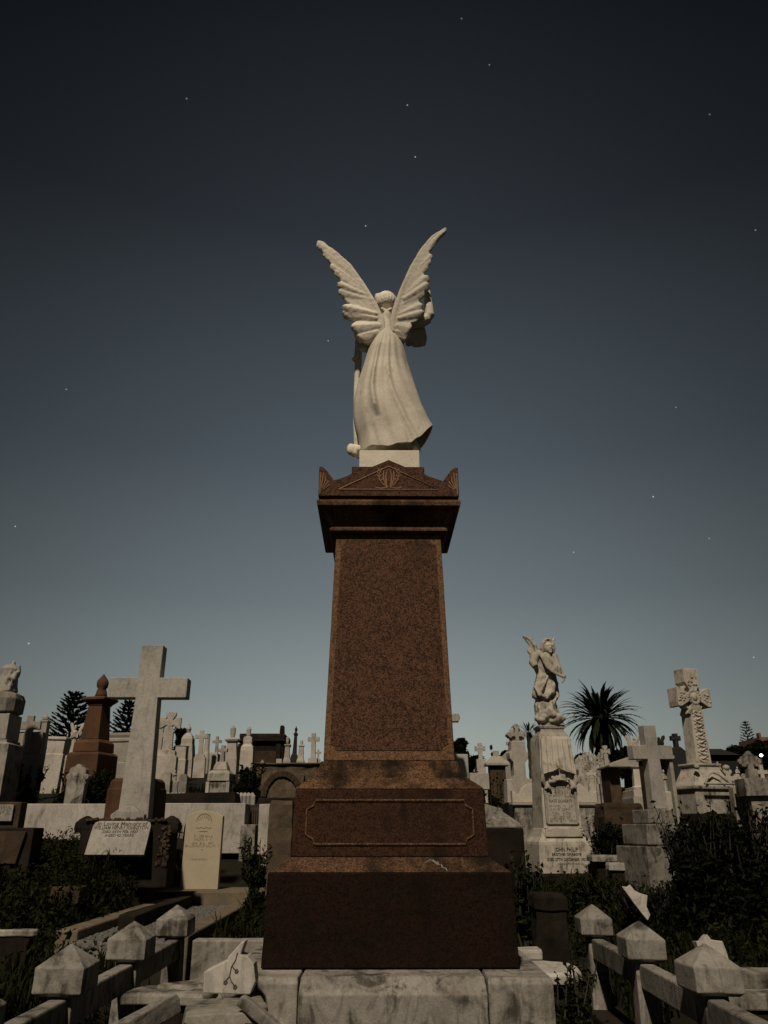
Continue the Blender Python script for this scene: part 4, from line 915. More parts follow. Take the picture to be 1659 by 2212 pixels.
g = G(); g.rings([[(-W * a, -b, z), (W * a, -b, z), (W * a, 2.4 + b, z), (-W * a, 2.4 + b, z)] for z, a, b in ((s.h(1605.5), .96, .1), (s.h(1601), 1.0, .2), (s.h(1598), 1.0, .2), (s.h(1597), .95, .1), (s.h(1590), .97, .12), (s.h(1585), .95, .1))]); rf = g.build('roof', 'dark_stone', t)
g = G(); g.sq([(s.h(1584.5), .09, .09), (s.h(1582), .12, .12), (s.h(1568), .10, .10), (s.h(1566), .05, .05)], W * .82, .2); g.build('corner_post', 'dark_stone', rf)
g = G(); g.box(-W * .42, W * .62, -.03, .05, s.h(1650), s.h(1622)); g.build('carved_panel', 'brown_stone', t, .01)
for x in (-.9, .72):
    g = G(); g.box(W * x - .12, W * x + .12, -.12, -.0, s.down(), s.h(1607)); g.build('pilaster', 'dark_stone', t, .01)
small('draped_pillar', 'rounded white pillar with warm-stained draped urn before the mausoleum', 'monument', 533, 1658, 26, f_urn, round_=False, rows=[(1654, 28), (1622, 27), (1614, 25), (1609, 18), (1606, 18), (1604, 19), (1594, 18), (1592, 10)], urn=[(1592, 4), (1588, 5), (1582, 5), (1576, 5.5), (1572, 4), (1570, 1)])
small('urn_column', 'thin white column with crowned urn, right of the mausoleum', 'monument', 620, 1648, 36, f_urn, rows=[(1644, 16), (1636, 12), (1612, 9), (1611, 13), (1609, 13), (1608, 7)], urn=[(1608, 2), (1603, 3.5), (1597, 3.5), (1594, 4), (1591, 1)])
small('dark_spire', 'slender black spire monument with pointed finial on the skyline', 'monument', 635, 1648, 38, f_urn, mat='slate', rows=[(1642, 16), (1632, 13), (1628, 9), (1590, 6), (1588, 9), (1585, 9), (1583, 5), (1581, 3)], urn=[(1581, 1.5), (1578, 3), (1574, 3), (1571, 1), (1568, .3)])
small('white_column', 'short white column with plain knob between black spire and cross', 'monument', 649, 1648, 37, f_urn, rows=[(1644, 16), (1638, 12), (1614, 9), (1613, 12), (1610, 12), (1609, 6)], urn=[(1609, 3), (1605, 3.5), (1600, 3), (1598, 1)])
small('plain_cross', 'tall plain cross on the skyline nearest the granite shaft', 'cross', 676, 1650, 33, f_cross, top=1584, sw=9, span=25, arm=1597, ah=9, base=[(1638, 1650, 20)], rz=-4)
small('plain_cross', 'tiny cross at the very foot of the granite shaft on the skyline', 'cross', 687, 1648, 42, f_cross, top=1619, sw=4, span=13, arm=1626)
# arched vault and walls between
s, t = mk('arched_vault', 'brown stone vault front with round dark arch, left of the granite pedestal', 'vault', 608, 1732, 13.5, 3)
W = s.w(46); g = G(); ar = [(W * .72 * math.cos(i * math.pi / 12), s.h(1722) + (s.h(1678) - s.h(1722)) * math.sin(i * math.pi / 12)) for i in range(13)]
top = [(W, s.h(1722)), (W, s.h(1690)), (W * .8, s.h(1676)), (W * .45, s.h(1668)), (0, s.h(1664)), (-W * .45, s.h(1668)), (-W * .8, s.h(1676)), (-W, s.h(1690)), (-W, s.h(1722))]
ot = [(W * math.cos(i * math.pi / 12), s.h(1722) + (s.h(1665) - s.h(1722)) * math.sin(i * math.pi / 12)) for i in range(13)]
for i in range(12): g.prism([ar[i], ot[i], ot[i + 1], ar[i + 1]], -.04, .25)
g.build('arch_ring', 'brown_stone', t, .01)
g = G(); g.box(-W, W, .0, .5, s.down(), s.h(1672)); g.build('back_wall', 'tan_stone', t, rough=.02)
g = G(); g.box(-W * 1.05, W * 1.05, -.2, .3, s.down(), s.h(1724)); g.build('sill', 'dark_stone', t, .02, rough=.015)
s, t = mk('terrace_wall', 'long low brown retaining wall crossing the slope behind the arched vault', 'wall', 610, 1700, 17, 0)
g = G(); g.box(s.w(-60), s.w(90), 0, .3, s.down(), s.h(1652)); g.build('wall', 'tan_stone', t, .02, rough=.03)
g = G(); g.box(s.w(-62), s.w(92), -.05, .35, s.h(1651.5), s.h(1648)); g.build('coping', 'tan_stone', t, .02, rough=.02)
small('white_box_marker', 'tiny white box marker on the terrace wall', 'grave marker', 603, 1648, 17.1, f_urn, rows=[(1647, 12), (1640, 12)], mat='marble')
small('gabled_marker', 'tiny white gabled marker by the draped pillar', 'grave marker', 566, 1660, 22, f_slab, top=1641, w=14, shape='gable', sh=1652)
small('gate_post', 'pale round-headed gate post, left one of a pair above the marble chest tomb', 'post', 356, 1730, 13, f_slab, top=1666, w=20, shape='round', sh=1674, mat='grimy_marble')
small('gate_post', 'pale round-headed gate post, right one of a pair above the marble chest tomb', 'post', 393, 1730, 13, f_slab, top=1672, w=18, shape='round', sh=1680, mat='grimy_marble')
small('broken_figure', 'broken white carved figure lying between the two round-headed gate posts', 'statue', 376, 1690, 13.1, figure, top=1664, w=9, bevel=0, rz=30)
small('dark_chest_tomb', 'dark mossy chest tomb behind the marble chest tomb and war headstone', 'tomb', 425, 1738, 12.6, f_urn, mat='dark_stone', rows=[(1730, 200), (1720, 196)])
def pickets(g, s, n, w):
    for i in range(n):
        x = s.w(w) * (i / (n - 1) - .5); g.sq([(s.down(), .05, .05), (.0, .05, .05), (s.h(1712), .012, .012)], x, 0)
    g.box(-s.w(w) / 2, s.w(w) / 2, -.02, .02, -.1, -.02)
small('pointed_edging', 'white pointed grave edging in a row on the dark mossy tomb', 'edging', 372, 1718, 12.2, pickets, n=7, w=48, mat='marble')
small('pointed_edging', 'white pointed grave edging in a short row beside the stepped cross', 'edging', 529, 1720, 12.4, pickets, n=5, w=32, mat='marble')
small('rough_pillar', 'rough brown stone block standing against the left of the granite pedestal', 'block', 606, 1830, 8.4, f_urn, rough=.012, mat='tan_stone', rows=[(1822, 52), (1738, 50), (1731, 46)])
small('small_tablet', 'small white square tablet left of the rough brown block', 'grave marker', 573, 1778, 10.5, f_slab, top=1737, w=27, shape='flat', th=.1)
small('rusted_fence_panel', 'dark fluted metal panel behind the end of the marble chest tomb', 'fence', 541, 1790, 11.6, lambda g, s: [g.box(s.w(-16 + i * 4.5), s.w(-13 + i * 4.5), 0, .03, s.down(), s.h(1738)) for i in range(8)] and g.box(s.w(-17), s.w(19), .005, .025, s.h(1752), s.h(1744)), mat='rust')

# ------------------------------------------------------------------ right of the pedestal
def pointed(g, s):
    z0, zt, za = 0, s.h(1518), s.h(1552); a = s.w(7); S = s.w(29); h = s.w(9)
    P = [(-a * 1.2, s.down()), (a * 1.2, s.down()), (a, za - h), (S * .8, za - h * .9), (S * .85, za - h * 1.1), (S, za), (S * .85, za + h * 1.1), (S * .8, za + h * .9), (a, za + h), (a, zt), (-a, zt), (-a, za + h), (-S * .8, za + h * .9), (-S * .85, za + h * 1.1), (-S, za), (-S * .85, za - h * 1.1), (-S * .8, za - h * .9), (-a, za - h)]
    g.prism(P, -.08, .08); g.sq([(s.down(), .3, .25), (.0, .28, .23)])
small('pointed_cross', 'white cross with pointed arm ends half hidden behind the granite shaft', 'cross', 972, 1730, 10.5, pointed, mat='marble')
s, t = mk('stepped_tomb', 'white L-shaped stepped tomb beside the base of the granite shaft', 'tomb', 1015, 1702, 11, 8)
g = G(); g.box(s.w(-34), s.w(-1), 0, .5, -.02, s.h(1629)); g.build('tall_block', 'marble', t, .008)
g = G(); g.box(s.w(-1) + .003, s.w(42), -.05, .5, -.02, s.h(1670)); g.build('low_block', 'marble', t, .008)
g = G(); g.box(s.w(-38), s.w(36), .05, .55, s.down(), -.022); g.build('footing', 'dark_stone', t, .02)
small('celtic_cross', 'small ringed cross with open holes against the far trees', 'cross', 1039, 1654, 26, f_celtic, top=1605, sw=8, span=23, arm=1617, base=[(1640, 1654, 20)])
s, t = mk('gabled_tomb', 'dark-fronted tomb with pale pyramid roof behind the white stepped tomb', 'tomb', 1076, 1722, 18, 0)
g = G(); g.sq([(s.down(), s.w(17), s.w(17)), (s.h(1655), s.w(17), s.w(17))]); g.build('body', 'brown_stone', t, .01)
g = G(); g.sq([(s.h(1654.5), s.w(25), s.w(25)), (s.h(1650), s.w(25), s.w(25)), (s.h(1634), s.w(9), s.w(9))]); rf = g.build('roof', 'far_marble', t)
g = G(); g.sq([(s.h(1633.8), s.w(7), s.w(5)), (s.h(1622), s.w(6), s.w(4))]); g.build('finial', 'far_marble', rf, .01)
small('shouldered_headstone', 'blotchy shouldered headstone between the dark-fronted tomb and trefoil cross', 'headstone', 1100, 1668, 19, f_slab, top=1622, w=40, shape='gable', sh=1640, th=.2)
small('plain_cross', 'small plain cross standing left behind the trefoil cross headstone', 'cross', 1105, 1650, 24, f_cross, top=1596, sw=7, span=20, arm=1606)
s, t = mk('trefoil_cross', 'white marble headstone shaped as keyed neck with lobed cross on top', 'headstone', 1124, 1742, 14, 6)
def outl(rows): return [(s.w(w), s.h(p)) for p, w in rows] + [(-s.w(w), s.h(p)) for p, w in rows[::-1]]
g = G(); g.prism(outl([(1735, 31), (1684, 30), (1683, 16), (1676, 13), (1648, 13), (1640, 20), (1632, 21), (1626, 21), (1624, 17), (1605, 15), (1602, 13)]), -.12, .12); g.build('slab', 'far_marble', t, .01)
g = G(); zc = s.h(1588); g.prism(cross_poly(s.h(1602), s.h(1571), zc, s.w(8), s.w(8), s.w(30)), -.09, .09)
for x, p in ((-15, 1588), (15, 1588), (0, 1571)):
    for dx, dz in ((-.6, 0), (.6, 0), (0, .6), (0, -.6)): g.disk(s.w(x + dx * 5), s.h(p) + s.w(dz * 5), s.w(4), -.088, .088, 12)
g.tube([(s.w(12) * math.cos(a), 0, zc + s.w(12) * math.sin(a)) for a in [i * math.pi / 8 for i in range(17)]], .05, 6); g.build('cross', 'far_marble', t, .006)
g = G(); g.box(s.w(-34), s.w(33), -.25, .25, s.down(), s.h(1736)); g.build('base', 'dark_stone', t, .01)
# wide headstone standing behind the angel monument
s, t = mk('wide_headstone', 'wide inscribed marble headstone with curled shoulders behind the angel monument', 'headstone', 1205, 1830, 13.4, 4)
g = G(); W = s.w(95)
top = [(95, 1733), (95, 1708), (88, 1712), (84, 1718), (79, 1715), (72, 1703), (60, 1694), (40, 1690), (0, 1688)]
P = [(s.w(x), s.h(p)) for x, p in top]; P = [(-W, s.h(1734)), (W, s.h(1734))] + P[1:] + [(-x, z) for x, z in P[-2:0:-1]]
g.prism(P, -.07, .07); g.build('crest', 'far_marble', t, .008)
g = G(); g.box(-W * 1.03, W * 1.03, -.12, .12, s.h(1740), s.h(1734.5)); g.build('ledge', 'far_marble', t, .01)
g = G(); g.prism([(-W * .98, s.down()), (W * 1.0, s.down()), (W * .96, s.h(1741)), (-W * .96, s.h(1741))], -.08, .08); g.build('slab', 'grimy_marble', t, .008)
g = G(); r5 = random.Random(31)
for sx in (-1, 1):
    for k in range(8): worn(g, sx * W * .7 - W * .2, sx * W * .7 + W * .22, s.h(1750 + k * 7), .045, -.0815, r5, 3)
g.build('inscription', 'lettering', t)
small('side_block', 'small inscribed marble block at the foot of the wide headstone', 'block', 1268, 1832, 12.9, f_urn, mat='grimy_marble', rows=[(1828, 50), (1802, 48), (1800, 46)])
s, t = mk('hipped_pillar', 'stubby dark-streaked stone pier with pale pyramid top right of the granite pedestal', 'pier', 1085, 1876, 8.8, 2)
g = G(); g.sq([(s.down(), s.w(43), s.w(43)), (s.h(1789), s.w(43), s.w(43))]); g.build('body', 'dark_stone', t, .012)
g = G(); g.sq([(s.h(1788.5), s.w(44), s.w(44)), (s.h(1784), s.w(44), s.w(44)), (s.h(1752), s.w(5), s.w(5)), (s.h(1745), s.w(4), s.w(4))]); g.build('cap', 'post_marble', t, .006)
small('sloping_ledger', 'pale sloping ledger stone beside the granite die block', 'grave marker', 1052, 1762, 10.2, lambda g, s: g.prism([(-.28, s.down()), (.2, s.down()), (.2, s.h(1748)), (-.1, s.h(1732)), (-.28, s.h(1728))], 0, .5), mat='post_marble')
small('celtic_cross', 'ringed cross with four pierced holes standing just right of the palm trunk', 'cross', 1317, 1706, 22, f_celtic, top=1611, sw=9, span=21, arm=1624, base=[(1668, 1690, 18), (1688, 1706, 26)])
s, t = mk('canopy_tomb', 'gabled canopy tomb with dark interior and pale column behind the plain stepped cross', 'tomb', 1366, 1738, 17, -1)
g = G(); g.box(s.w(-38), s.w(-14), .2, .9, s.down(), s.h(1658)); g.build('dark_wall', 'brown_stone', t, .01)
g = G(); g.box(s.w(14), s.w(38), .2, .9, s.down(), s.h(1658)); g.build('side_wall', 'dark_stone', t, .01)
g = G(); g.prism([(s.w(-43), s.h(1657)), (s.w(43), s.h(1657)), (s.w(43), s.h(1652)), (s.w(0), s.h(1636)), (s.w(-43), s.h(1652))], -.1, 1.0); g.build('gable_roof', 'far_marble', t, .01)
g = G(); g.sq([(s.h(1702), s.w(12), s.w(12)), (s.h(1699), s.w(8), s.w(8)), (s.h(1662), s.w(7), s.w(7)), (s.h(1657.5), s.w(11), s.w(11))], s.w(14), -.05); g.build('column', 'far_marble', t, .006)
for i, (a, b, w) in enumerate(((1702, 1708, 32), (1708.3, 1724, 42), (1724.5, 1742, 52))):
    g = G(); g.box(s.w(12 - w / 2), s.w(12 + w / 2), -.4 - .1 * i, .6, s.h(b) if i < 2 else s.down(), s.h(a)); g.build('step', 'far_marble', t, .01)
small('rough_block', 'rough mossy stone block below the ringed cross with pierced holes', 'block', 1338, 1774, 13, f_urn, rough=.02, mat='brown_stone', rows=[(1766, 86), (1744, 82), (1737, 76)])
small('fallen_block', 'rough pale block in grass beside the wide headstone', 'block', 1306, 1776, 13.6, f_urn, rough=.02, mat='grimy_marble', rows=[(1768, 30), (1744, 28), (1736, 24)])
s, t = mk('niche_monument', 'carved niche monument sheltering a small figure, behind the plain stepped cross', 'monument', 1447, 1748, 14, 10)
g = G(); g.box(s.w(-21), s.w(17), .25, .6, s.down(), s.h(1640)); g.build('back_wall', 'brown_stone', t, .01)
for x in (-19, 15):
    g = G(); g.box(s.w(x - 4), s.w(x + 4), -.05, .25, s.down(), s.h(1640)); g.build('pilaster', 'far_marble', t, .01)
g = G(); g.box(s.w(-25), s.w(21), -.1, .62, s.h(1639.6), s.h(1633)); g.build('lintel', 'far_marble', t, .01)
g = G(); s3 = Site(1445, 1712, 14); figure(g, s3, 1662, 12); f = g.build('carved_figure', 'far_marble', t); f.location = (s.w(-2), .05, s.h(1712))
s, t = mk('dark_cross_stone', 'dark grey slab headstone with small cross finial beside the tall carved cross', 'headstone', 1474, 1708, 19, 4)
g = G(); W = s.w(20); g.prism([(-W, s.down()), (W, s.down()), (W * .95, s.h(1632)), (W * .75, s.h(1622)), (W * .3, s.h(1614)), (-W * .3, s.h(1614)), (-W * .75, s.h(1622)), (-W * .95, s.h(1632))], -.1, .1); g.build('slab', 'slate', t, .008)
g = G(); celtic(g, s.h(1615), s.h(1585), s.h(1595), s.w(8), s.w(21), .12, s.w(8)); g.build('finial', 'slate', t)
small('winged_figure', 'dark winged figure seen past the top of the plain stepped cross', 'statue', 1428, 1640, 16, wing_figure, top=1592, w=16, mat='slate', bevel=0)
small('carved_figure', 'weathered white carved figure peeping over the left arm of the stepped cross', 'statue', 1373, 1640, 18, wing_figure, top=1592, w=15, bevel=0)
small('trefoil_cross', 'lobed white cross directly right of the tall carved cross base', 'cross', 1580, 1722, 17, f_trefoil, top=1667, sw=10, span=36, arm=1682, base=[(1706, 1722, 26)])
small('plain_cross', 'broad round-armed cross in front of the dark trees at the right edge', 'cross', 1637, 1740, 14.5, f_trefoil, top=1634, sw=12, span=28, arm=1645, base=[(1662, 1700, 22), (1682, 1720, 62), (1716, 1740, 40)], mat='grimy_marble')
small('plain_cross', 'slim cross touching the right photo edge below the street lamp', 'cross', 1655, 1720, 17, f_cross, top=1652, sw=8, span=26, arm=1668, base=[(1690, 1720, 40)])
small('ledge_headstone', 'pale low headstone between lobed cross and round-armed cross', 'headstone', 1602, 1745, 15, f_slab, top=1702, w=36, shape='flat', mat='grimy_marble', th=.2)
small('figure_statue', 'pale mourning figure against the dark house', 'statue', 1555, 1690, 22, figure, top=1645, w=12, mat='far_marble', bevel=0)
small('figure_statue', 'narrow pale figure right of the lobed cross before dark trees', 'statue', 1596, 1690, 24, figure, top=1656, w=8, mat='far_marble', bevel=0)
# the crowded rows far off, between the angel monument and the palm, and along the right
rr = random.Random(77); kinds = []
lab = {'c': 'small pale cross in the crowded far rows left of the palm trunk', 't': 'small lobed cross in the crowded far rows left of the palm trunk', 'r': 'small ringed cross in the crowded far rows left of the palm trunk', 's': 'small round-topped headstone in the crowded far rows left of the palm trunk', 'u': 'small urn column in the crowded far rows left of the palm trunk'}
cat = {'c': ('plain_cross', 'cross'), 't': ('lobed_cross', 'cross'), 'r': ('ringed_cross', 'cross'), 's': ('round_headstone', 'headstone'), 'u': ('urn_column', 'monument')}
for row, (Y, pb, n, hmin, hmax) in enumerate(((40, 1652, 12, 16, 30), (33, 1668, 11, 20, 34), (27, 1684, 9, 24, 38), (22, 1702, 6, 28, 44))):
    for i in range(n):
        px = 1243 + (1312 - 1243) * (i + rr.uniform(.1, .9)) / n; k = rr.choice('ccctrssu'); h = rr.uniform(hmin, hmax); top = pb - h; Yv = Y + rr.uniform(-2, 2); sw = h * .16
        lab_ = lab[k].replace('in the crowded far rows', 'in the ' + ('farthest', 'third', 'second', 'nearest')[row] + ' of the crowded rows'); nm, ct = cat[k]; gp = 'far crowded graves by the palm: ' + nm.replace('_', ' ')
        kw = dict(mat=rr.choice(['far_marble', 'far_marble', 'grimy_marble', 'carved_marble']), group=gp, rz=rr.uniform(-15, 15), bevel=0)
        if k == 'c': small(nm, lab_, ct, px, pb, Yv, f_cross, top=top, sw=sw, span=h * .5, base=[(pb - h * .25, pb, h * .42)], **kw)
        elif k == 't': small(nm, lab_, ct, px, pb, Yv, f_trefoil, top=top, sw=sw, span=h * .45, base=[(pb - h * .25, pb, h * .42)], **kw)
        elif k == 'r': small(nm, lab_, ct, px, pb, Yv, f_celtic, top=top, sw=sw * 1.1, span=h * .5, base=[(pb - h * .25, pb, h * .42)], **kw)
        elif k == 's': small(nm, lab_, ct, px, pb, Yv, f_slab, top=pb - h * .7, w=h * .5, sh=pb - h * .5, **kw)
        else: small(nm, lab_, ct, px, pb, Yv, f_urn, rows=[(pb - 1, h * .4), (pb - h * .2, h * .3), (pb - h * .6, h * .2), (pb - h * .63, h * .3), (pb - h * .68, h * .12)], urn=[(pb - h * .68, h * .05), (pb - h * .8, h * .11), (pb - h * .92, h * .08), (pb - h, .5)], **kw)
far = [(1560, 1700, 26, 30, 'c'), (1612, 1690, 28, 26, 's'), (1570, 1676, 32, 24, 'r'), (1610, 1706, 22, 30, 't'), (1625, 1676, 34, 22, 'c'), (1590, 1712, 20, 34, 'u')]
for px, pb, Y, h, k in far:
    nm, ct = cat[k]; sw = h * .17; L_ = lab[k].replace('left of the palm trunk', 'before the dark trees at right'); kw = dict(mat='far_marble', group='far graves before the dark trees at right', bevel=0)
    L_ = {'c': L_, 's': L_, 'r': L_, 't': L_, 'u': L_}[k]
    if k in 'c': small(nm, L_, ct, px, pb, Y, f_cross, top=pb - h, sw=sw, span=h * .5, base=[(pb - h * .25, pb, h * .42)], **kw)
    elif k == 't': small(nm, L_, ct, px, pb, Y, f_trefoil, top=pb - h, sw=sw, span=h * .45, base=[(pb - h * .25, pb, h * .42)], **kw)
    elif k == 'r': small(nm, L_, ct, px, pb, Y, f_celtic, top=pb - h, sw=sw, span=h * .5, base=[(pb - h * .25, pb, h * .42)], **kw)
    elif k == 's': small(nm, L_, ct, px, pb, Y, f_slab, top=pb - h * .7, w=h * .5, sh=pb - h * .5, **kw)
    else: small(nm, L_, ct, px, pb, Y, f_urn, rows=[(pb - 1, h * .4), (pb - h * .6, h * .2), (pb - h * .63, h * .3)], urn=[(pb - h * .63, h * .1), (pb - h * .8, h * .12), (pb - h, .5)], **kw)

# ------------------------------------------------------------------ fragments lying about the plot
rr = random.Random(12)
s = Site(492, 2150, 3.72)
def Q(px, py): return (at(px, py, 3.72).x - s.o.x, at(px, py, 3.72).z - s.o.z)
g = G(); g.prism([Q(*p) for p in ((438, 2146), (540, 2149), (552, 2120), (548, 2082), (535, 2066), (520, 2062), (529, 2034), (522, 2034), (492, 2068), (491, 2074), (440, 2100))], -.0, .09)
o = g.build('broken_stone', 'marble', None, .005); o.location = s.o; tag(o, 'jagged broken marble fragment with a carved flower sprig beside the plinth', 'fragment')
g = G()
def spr(*pts): g.tube([(Q(*p)[0], -.002, Q(*p)[1]) for p in pts], .0022, 5)
spr((513, 2058), (509, 2074), (500, 2088), (496, 2108), (487, 2120)); spr((502, 2086), (505, 2092), (511, 2096)); spr((496, 2108), (500, 2120), (508, 2130))
for px, py in ((487, 2122), (511, 2098), (508, 2132)):
    for i in range(5): a = i * 1.257; g.ell((Q(px, py)[0] + .006 * math.cos(a), -.001, Q(px, py)[1] + .006 * math.sin(a)), (.004, .003, .004), 6, 4)
sp_ = g.build('carved_sprig', 'lettering', o)
def slab(name, label, px, py, Y, w, d, h, mat, rz=0, rx=0, ry=0, poly=None, rough=.006):
    s = Site(px, py, Y); g = G(); P = poly or [(-1, -1), (.9, -1), (1, -.3), (.95, 1), (-.8, .95), (-1, .2)]
    g.rings([[(x * w / 2 * k, y * d / 2 * k, z) for x, y in P] for z, k in ((0, 1), (h * .7, 1), (h, .95))])
    o = g.build(name, mat, None, .006, rough=rough); o.location = s.o; o.rotation_euler = (R(rx), R(ry), R(rz)); tag(o, label, 'fragment')
    gap = s.o.z - ground_z(s.o.x, s.o.y)
    if gap > .03:
        g = G(); g.sq([(-gap - .05, w * .34, d * .34), (.004, w * .36, d * .36)]); f = g.build('rubble_support', 'dark_stone', o, rough=.01); f.rotation_euler = (R(-rx), R(-ry), 0)
    return o
def shard(name, label, Y, pts, th):
    o0 = at(*pts[-1], Y); P = [(at(x, y, Y).x - o0.x, at(x, y, Y).z - o0.z) for x, y in pts]; g = G(); g.prism(P, 0, th); g.prism([(x * .97 + .002, z * .97 + .002) for x, z in P], th, th * 1.3)
    o = g.build(name, 'marble', None, .004, rough=.003); o.location = o0; o.rotation_euler = (R(-8), 0, 0); tag(o, label, 'fragment')
slab('broken_block', 'thick mottled marble block under the jagged sprig fragment', 482, 2281, 3.58, .33, .34, .17, 'grimy_marble', 12)
slab('broken_slab', 'flat cracked marble slab lying between the post row and sprig fragment', 370, 2162, 4.15, .40, .22, .045, 'grimy_marble', -5)
slab('broken_slab', 'thin marble splinter lying on the cracked slab', 395, 2140, 4.25, .24, .14, .03, 'grimy_marble', 20)
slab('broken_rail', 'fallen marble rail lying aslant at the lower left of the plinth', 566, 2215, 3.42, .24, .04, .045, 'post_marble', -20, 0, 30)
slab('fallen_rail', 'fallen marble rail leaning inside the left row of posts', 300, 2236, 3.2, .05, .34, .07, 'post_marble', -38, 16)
slab('rounded_slab', 'flat rounded marble slab lying right of the plinth', 1168, 2112, 4.55, .40, .42, .05, 'marble', 0, poly=[(-1, -1), (.3, -1), (.7, -.8), (.95, -.45), (1, 0), (.95, .45), (.7, .8), (.3, 1), (-1, 1)], rough=.003)
shard('leaning_slab', 'jagged white slab leaning in the undergrowth above the right post row', 6.1, [(1344, 1914), (1356, 1916), (1362, 1911), (1372, 1924), (1384, 1930), (1400, 1934), (1397, 1958), (1404, 1976), (1398, 1989), (1386, 1974), (1370, 1952)], .04)
shard('angular_fragment', 'upturned peaked marble fragment behind the nearest right post', 3.9, [(1506, 2032), (1518, 2034), (1524, 2026), (1531, 2017), (1540, 2030), (1564, 2034), (1570, 2052), (1578, 2082), (1518, 2084)], .05)
slab('fallen_kerb', 'fallen marble kerb lengths lying behind the nearest right post', 1625, 2150, 4.0, .5, .16, .1, 'grimy_marble', -4)
slab('fallen_kerb', 'low marble kerb stone lying at the bottom right edge', 1625, 2178, 3.8, .5, .12, .06, 'grimy_marble', 3)
slab('low_ledger', 'pale low ledger stone in grass right of the angel monument', 1310, 1860, 11.4, .5, .5, .08, 'grimy_marble', 0)
slab('low_kerb_stone', 'small white kerb stone in grass left of the three-step cross', 1335, 1880, 10.8, .3, .2, .09, 'marble', 5)
slab('low_kerb_stone', 'white-topped kerb stone in dark grass at the lower left edge', 28, 2022, 5.3, .3, .07, .035, 'grimy_marble', 2)
slab('mossy_block', 'squat mossy stone block in the grass left of the gravel bed', 146, 1950, 6.9, .24, .2, .12, 'brown_stone', 3)
slab('broken_urn_base', 'pale broken vase base right of the granite base block', 1140, 2070, 5.0, .16, .14, .05, 'marble', 0)
small('mossy_stump', 'dark mossy square stone stump right of the granite base block', 'stump', 1188, 2046, 5.9, f_urn, rough=.012, mat='dark_stone', rows=[(2040, 68), (1966, 66), (1964, 74), (1938, 72), (1932, 66)])
s, t = mk('earth_kerb', 'overgrown dark kerb running beside the gravel grave bed', 'kerb', 318, 1990, 7.3, 0)
g = G(); g.box(-.06, .06, -.6, 1.3, s.down(), .1); g.build('kerb', 'dark_stone', t, .01, rough=.012)

# ------------------------------------------------------------------ far houses and the lamp
s, t = mk('dark_house', 'dark flat-topped house in silhouette right of the tall carved cross', 'house', 1566, 1662, 70, 0)
g = G(); g.box(s.w(-30), s.w(32), 0, 6, s.down(), s.h(1632)); g.build('wall', 'black_wall', t)
g = G(); g.rings([[(s.w(a), y0, z), (s.w(b), y0, z), (s.w(b), 6.4, z), (s.w(a), 6.4, z)] for z, a, b, y0 in ((s.h(1631.5), -33, 34, -.4), (s.h(1614), -24, 14, 1.5))]); g.build('roof', 'black_wall', t)
s, t = mk('brick_house', 'orange-lit brick building end behind the dark pine at the right edge', 'house', 1656, 1640, 130, 0)
g = G(); g.box(s.w(-7), s.w(20), 0, 8, s.down(), s.h(1592)); g.build('wall', 'brick', t)
g = G(); g.box(s.w(-7.2), s.w(-3), -.05, 1, s.h(1591.6), s.h(1583)); g.build('chimney', 'brick', t)
s, t = mk('street_lamp', 'lit street lamp glowing white at the right edge among dark trees', 'street lamp', 1655, 1700, 52, 0)
g = G(); g.tube([(0, 0, s.down()), (0, 0, s.h(1634)), (-.02, 0, s.h(1633))], [.07, .05, .05], 8); g.build('pole', 'slate', t)
g = G(); g.ell((0, -.1, s.h(1632)), (.10, .10, .085)); g.build('lamp_globe', 'lamp_glow', t, smooth=True)
small('far_lamp', 'tiny distant white lamp beneath the right-hand pine', 'street lamp', 1631, 1612, 120, lambda g, s: g.ell((0, 0, .1), (.2, .2, .2)) and g.tube([(0, 0, s.down()), (0, 0, 0)], .06, 6), mat='window_glow', bevel=0)
# ------------------------------------------------------------------ trees, palm, shrubs, grass
def leaves(vs, fs, c, r, n, size, rng, flat=0, aspect=.45):
    for _ in range(n):
        while True:
            p = Vector((rng.uniform(-1, 1), rng.uniform(-1, 1), rng.uniform(-1, 1)))
            if p.length < 1: break
        p = Vector((c[0] + p.x * r[0], c[1] + p.y * r[1], c[2] + p.z * r[2]))
        d = Vector((rng.gauss(0, 1), rng.gauss(0, 1), rng.gauss(0, .8) + flat)).normalized(); e = d.orthogonal().normalized(); e.rotate(Matrix.Rotation(rng.uniform(0, 6.28), 3, d))
        L_ = size * rng.uniform(.6, 1.4); w = L_ * aspect; f = e.cross(d) * .15 * L_; b = len(vs)
        vs += [p - d * L_ / 2, p + e * w / 2 + f, p + d * L_ / 2, p - e * w / 2 + f]; fs.append((b, b + 1, b + 2, b + 3))
def mesh_obj(name, vs, fs, mat, parent):
    me = bpy.data.meshes.new(name); me.from_pydata(vs, [], fs); me.materials.append(MAT[mat]); o = bpy.data.objects.new(name, me); C.objects.link(o); o.parent = parent; return o
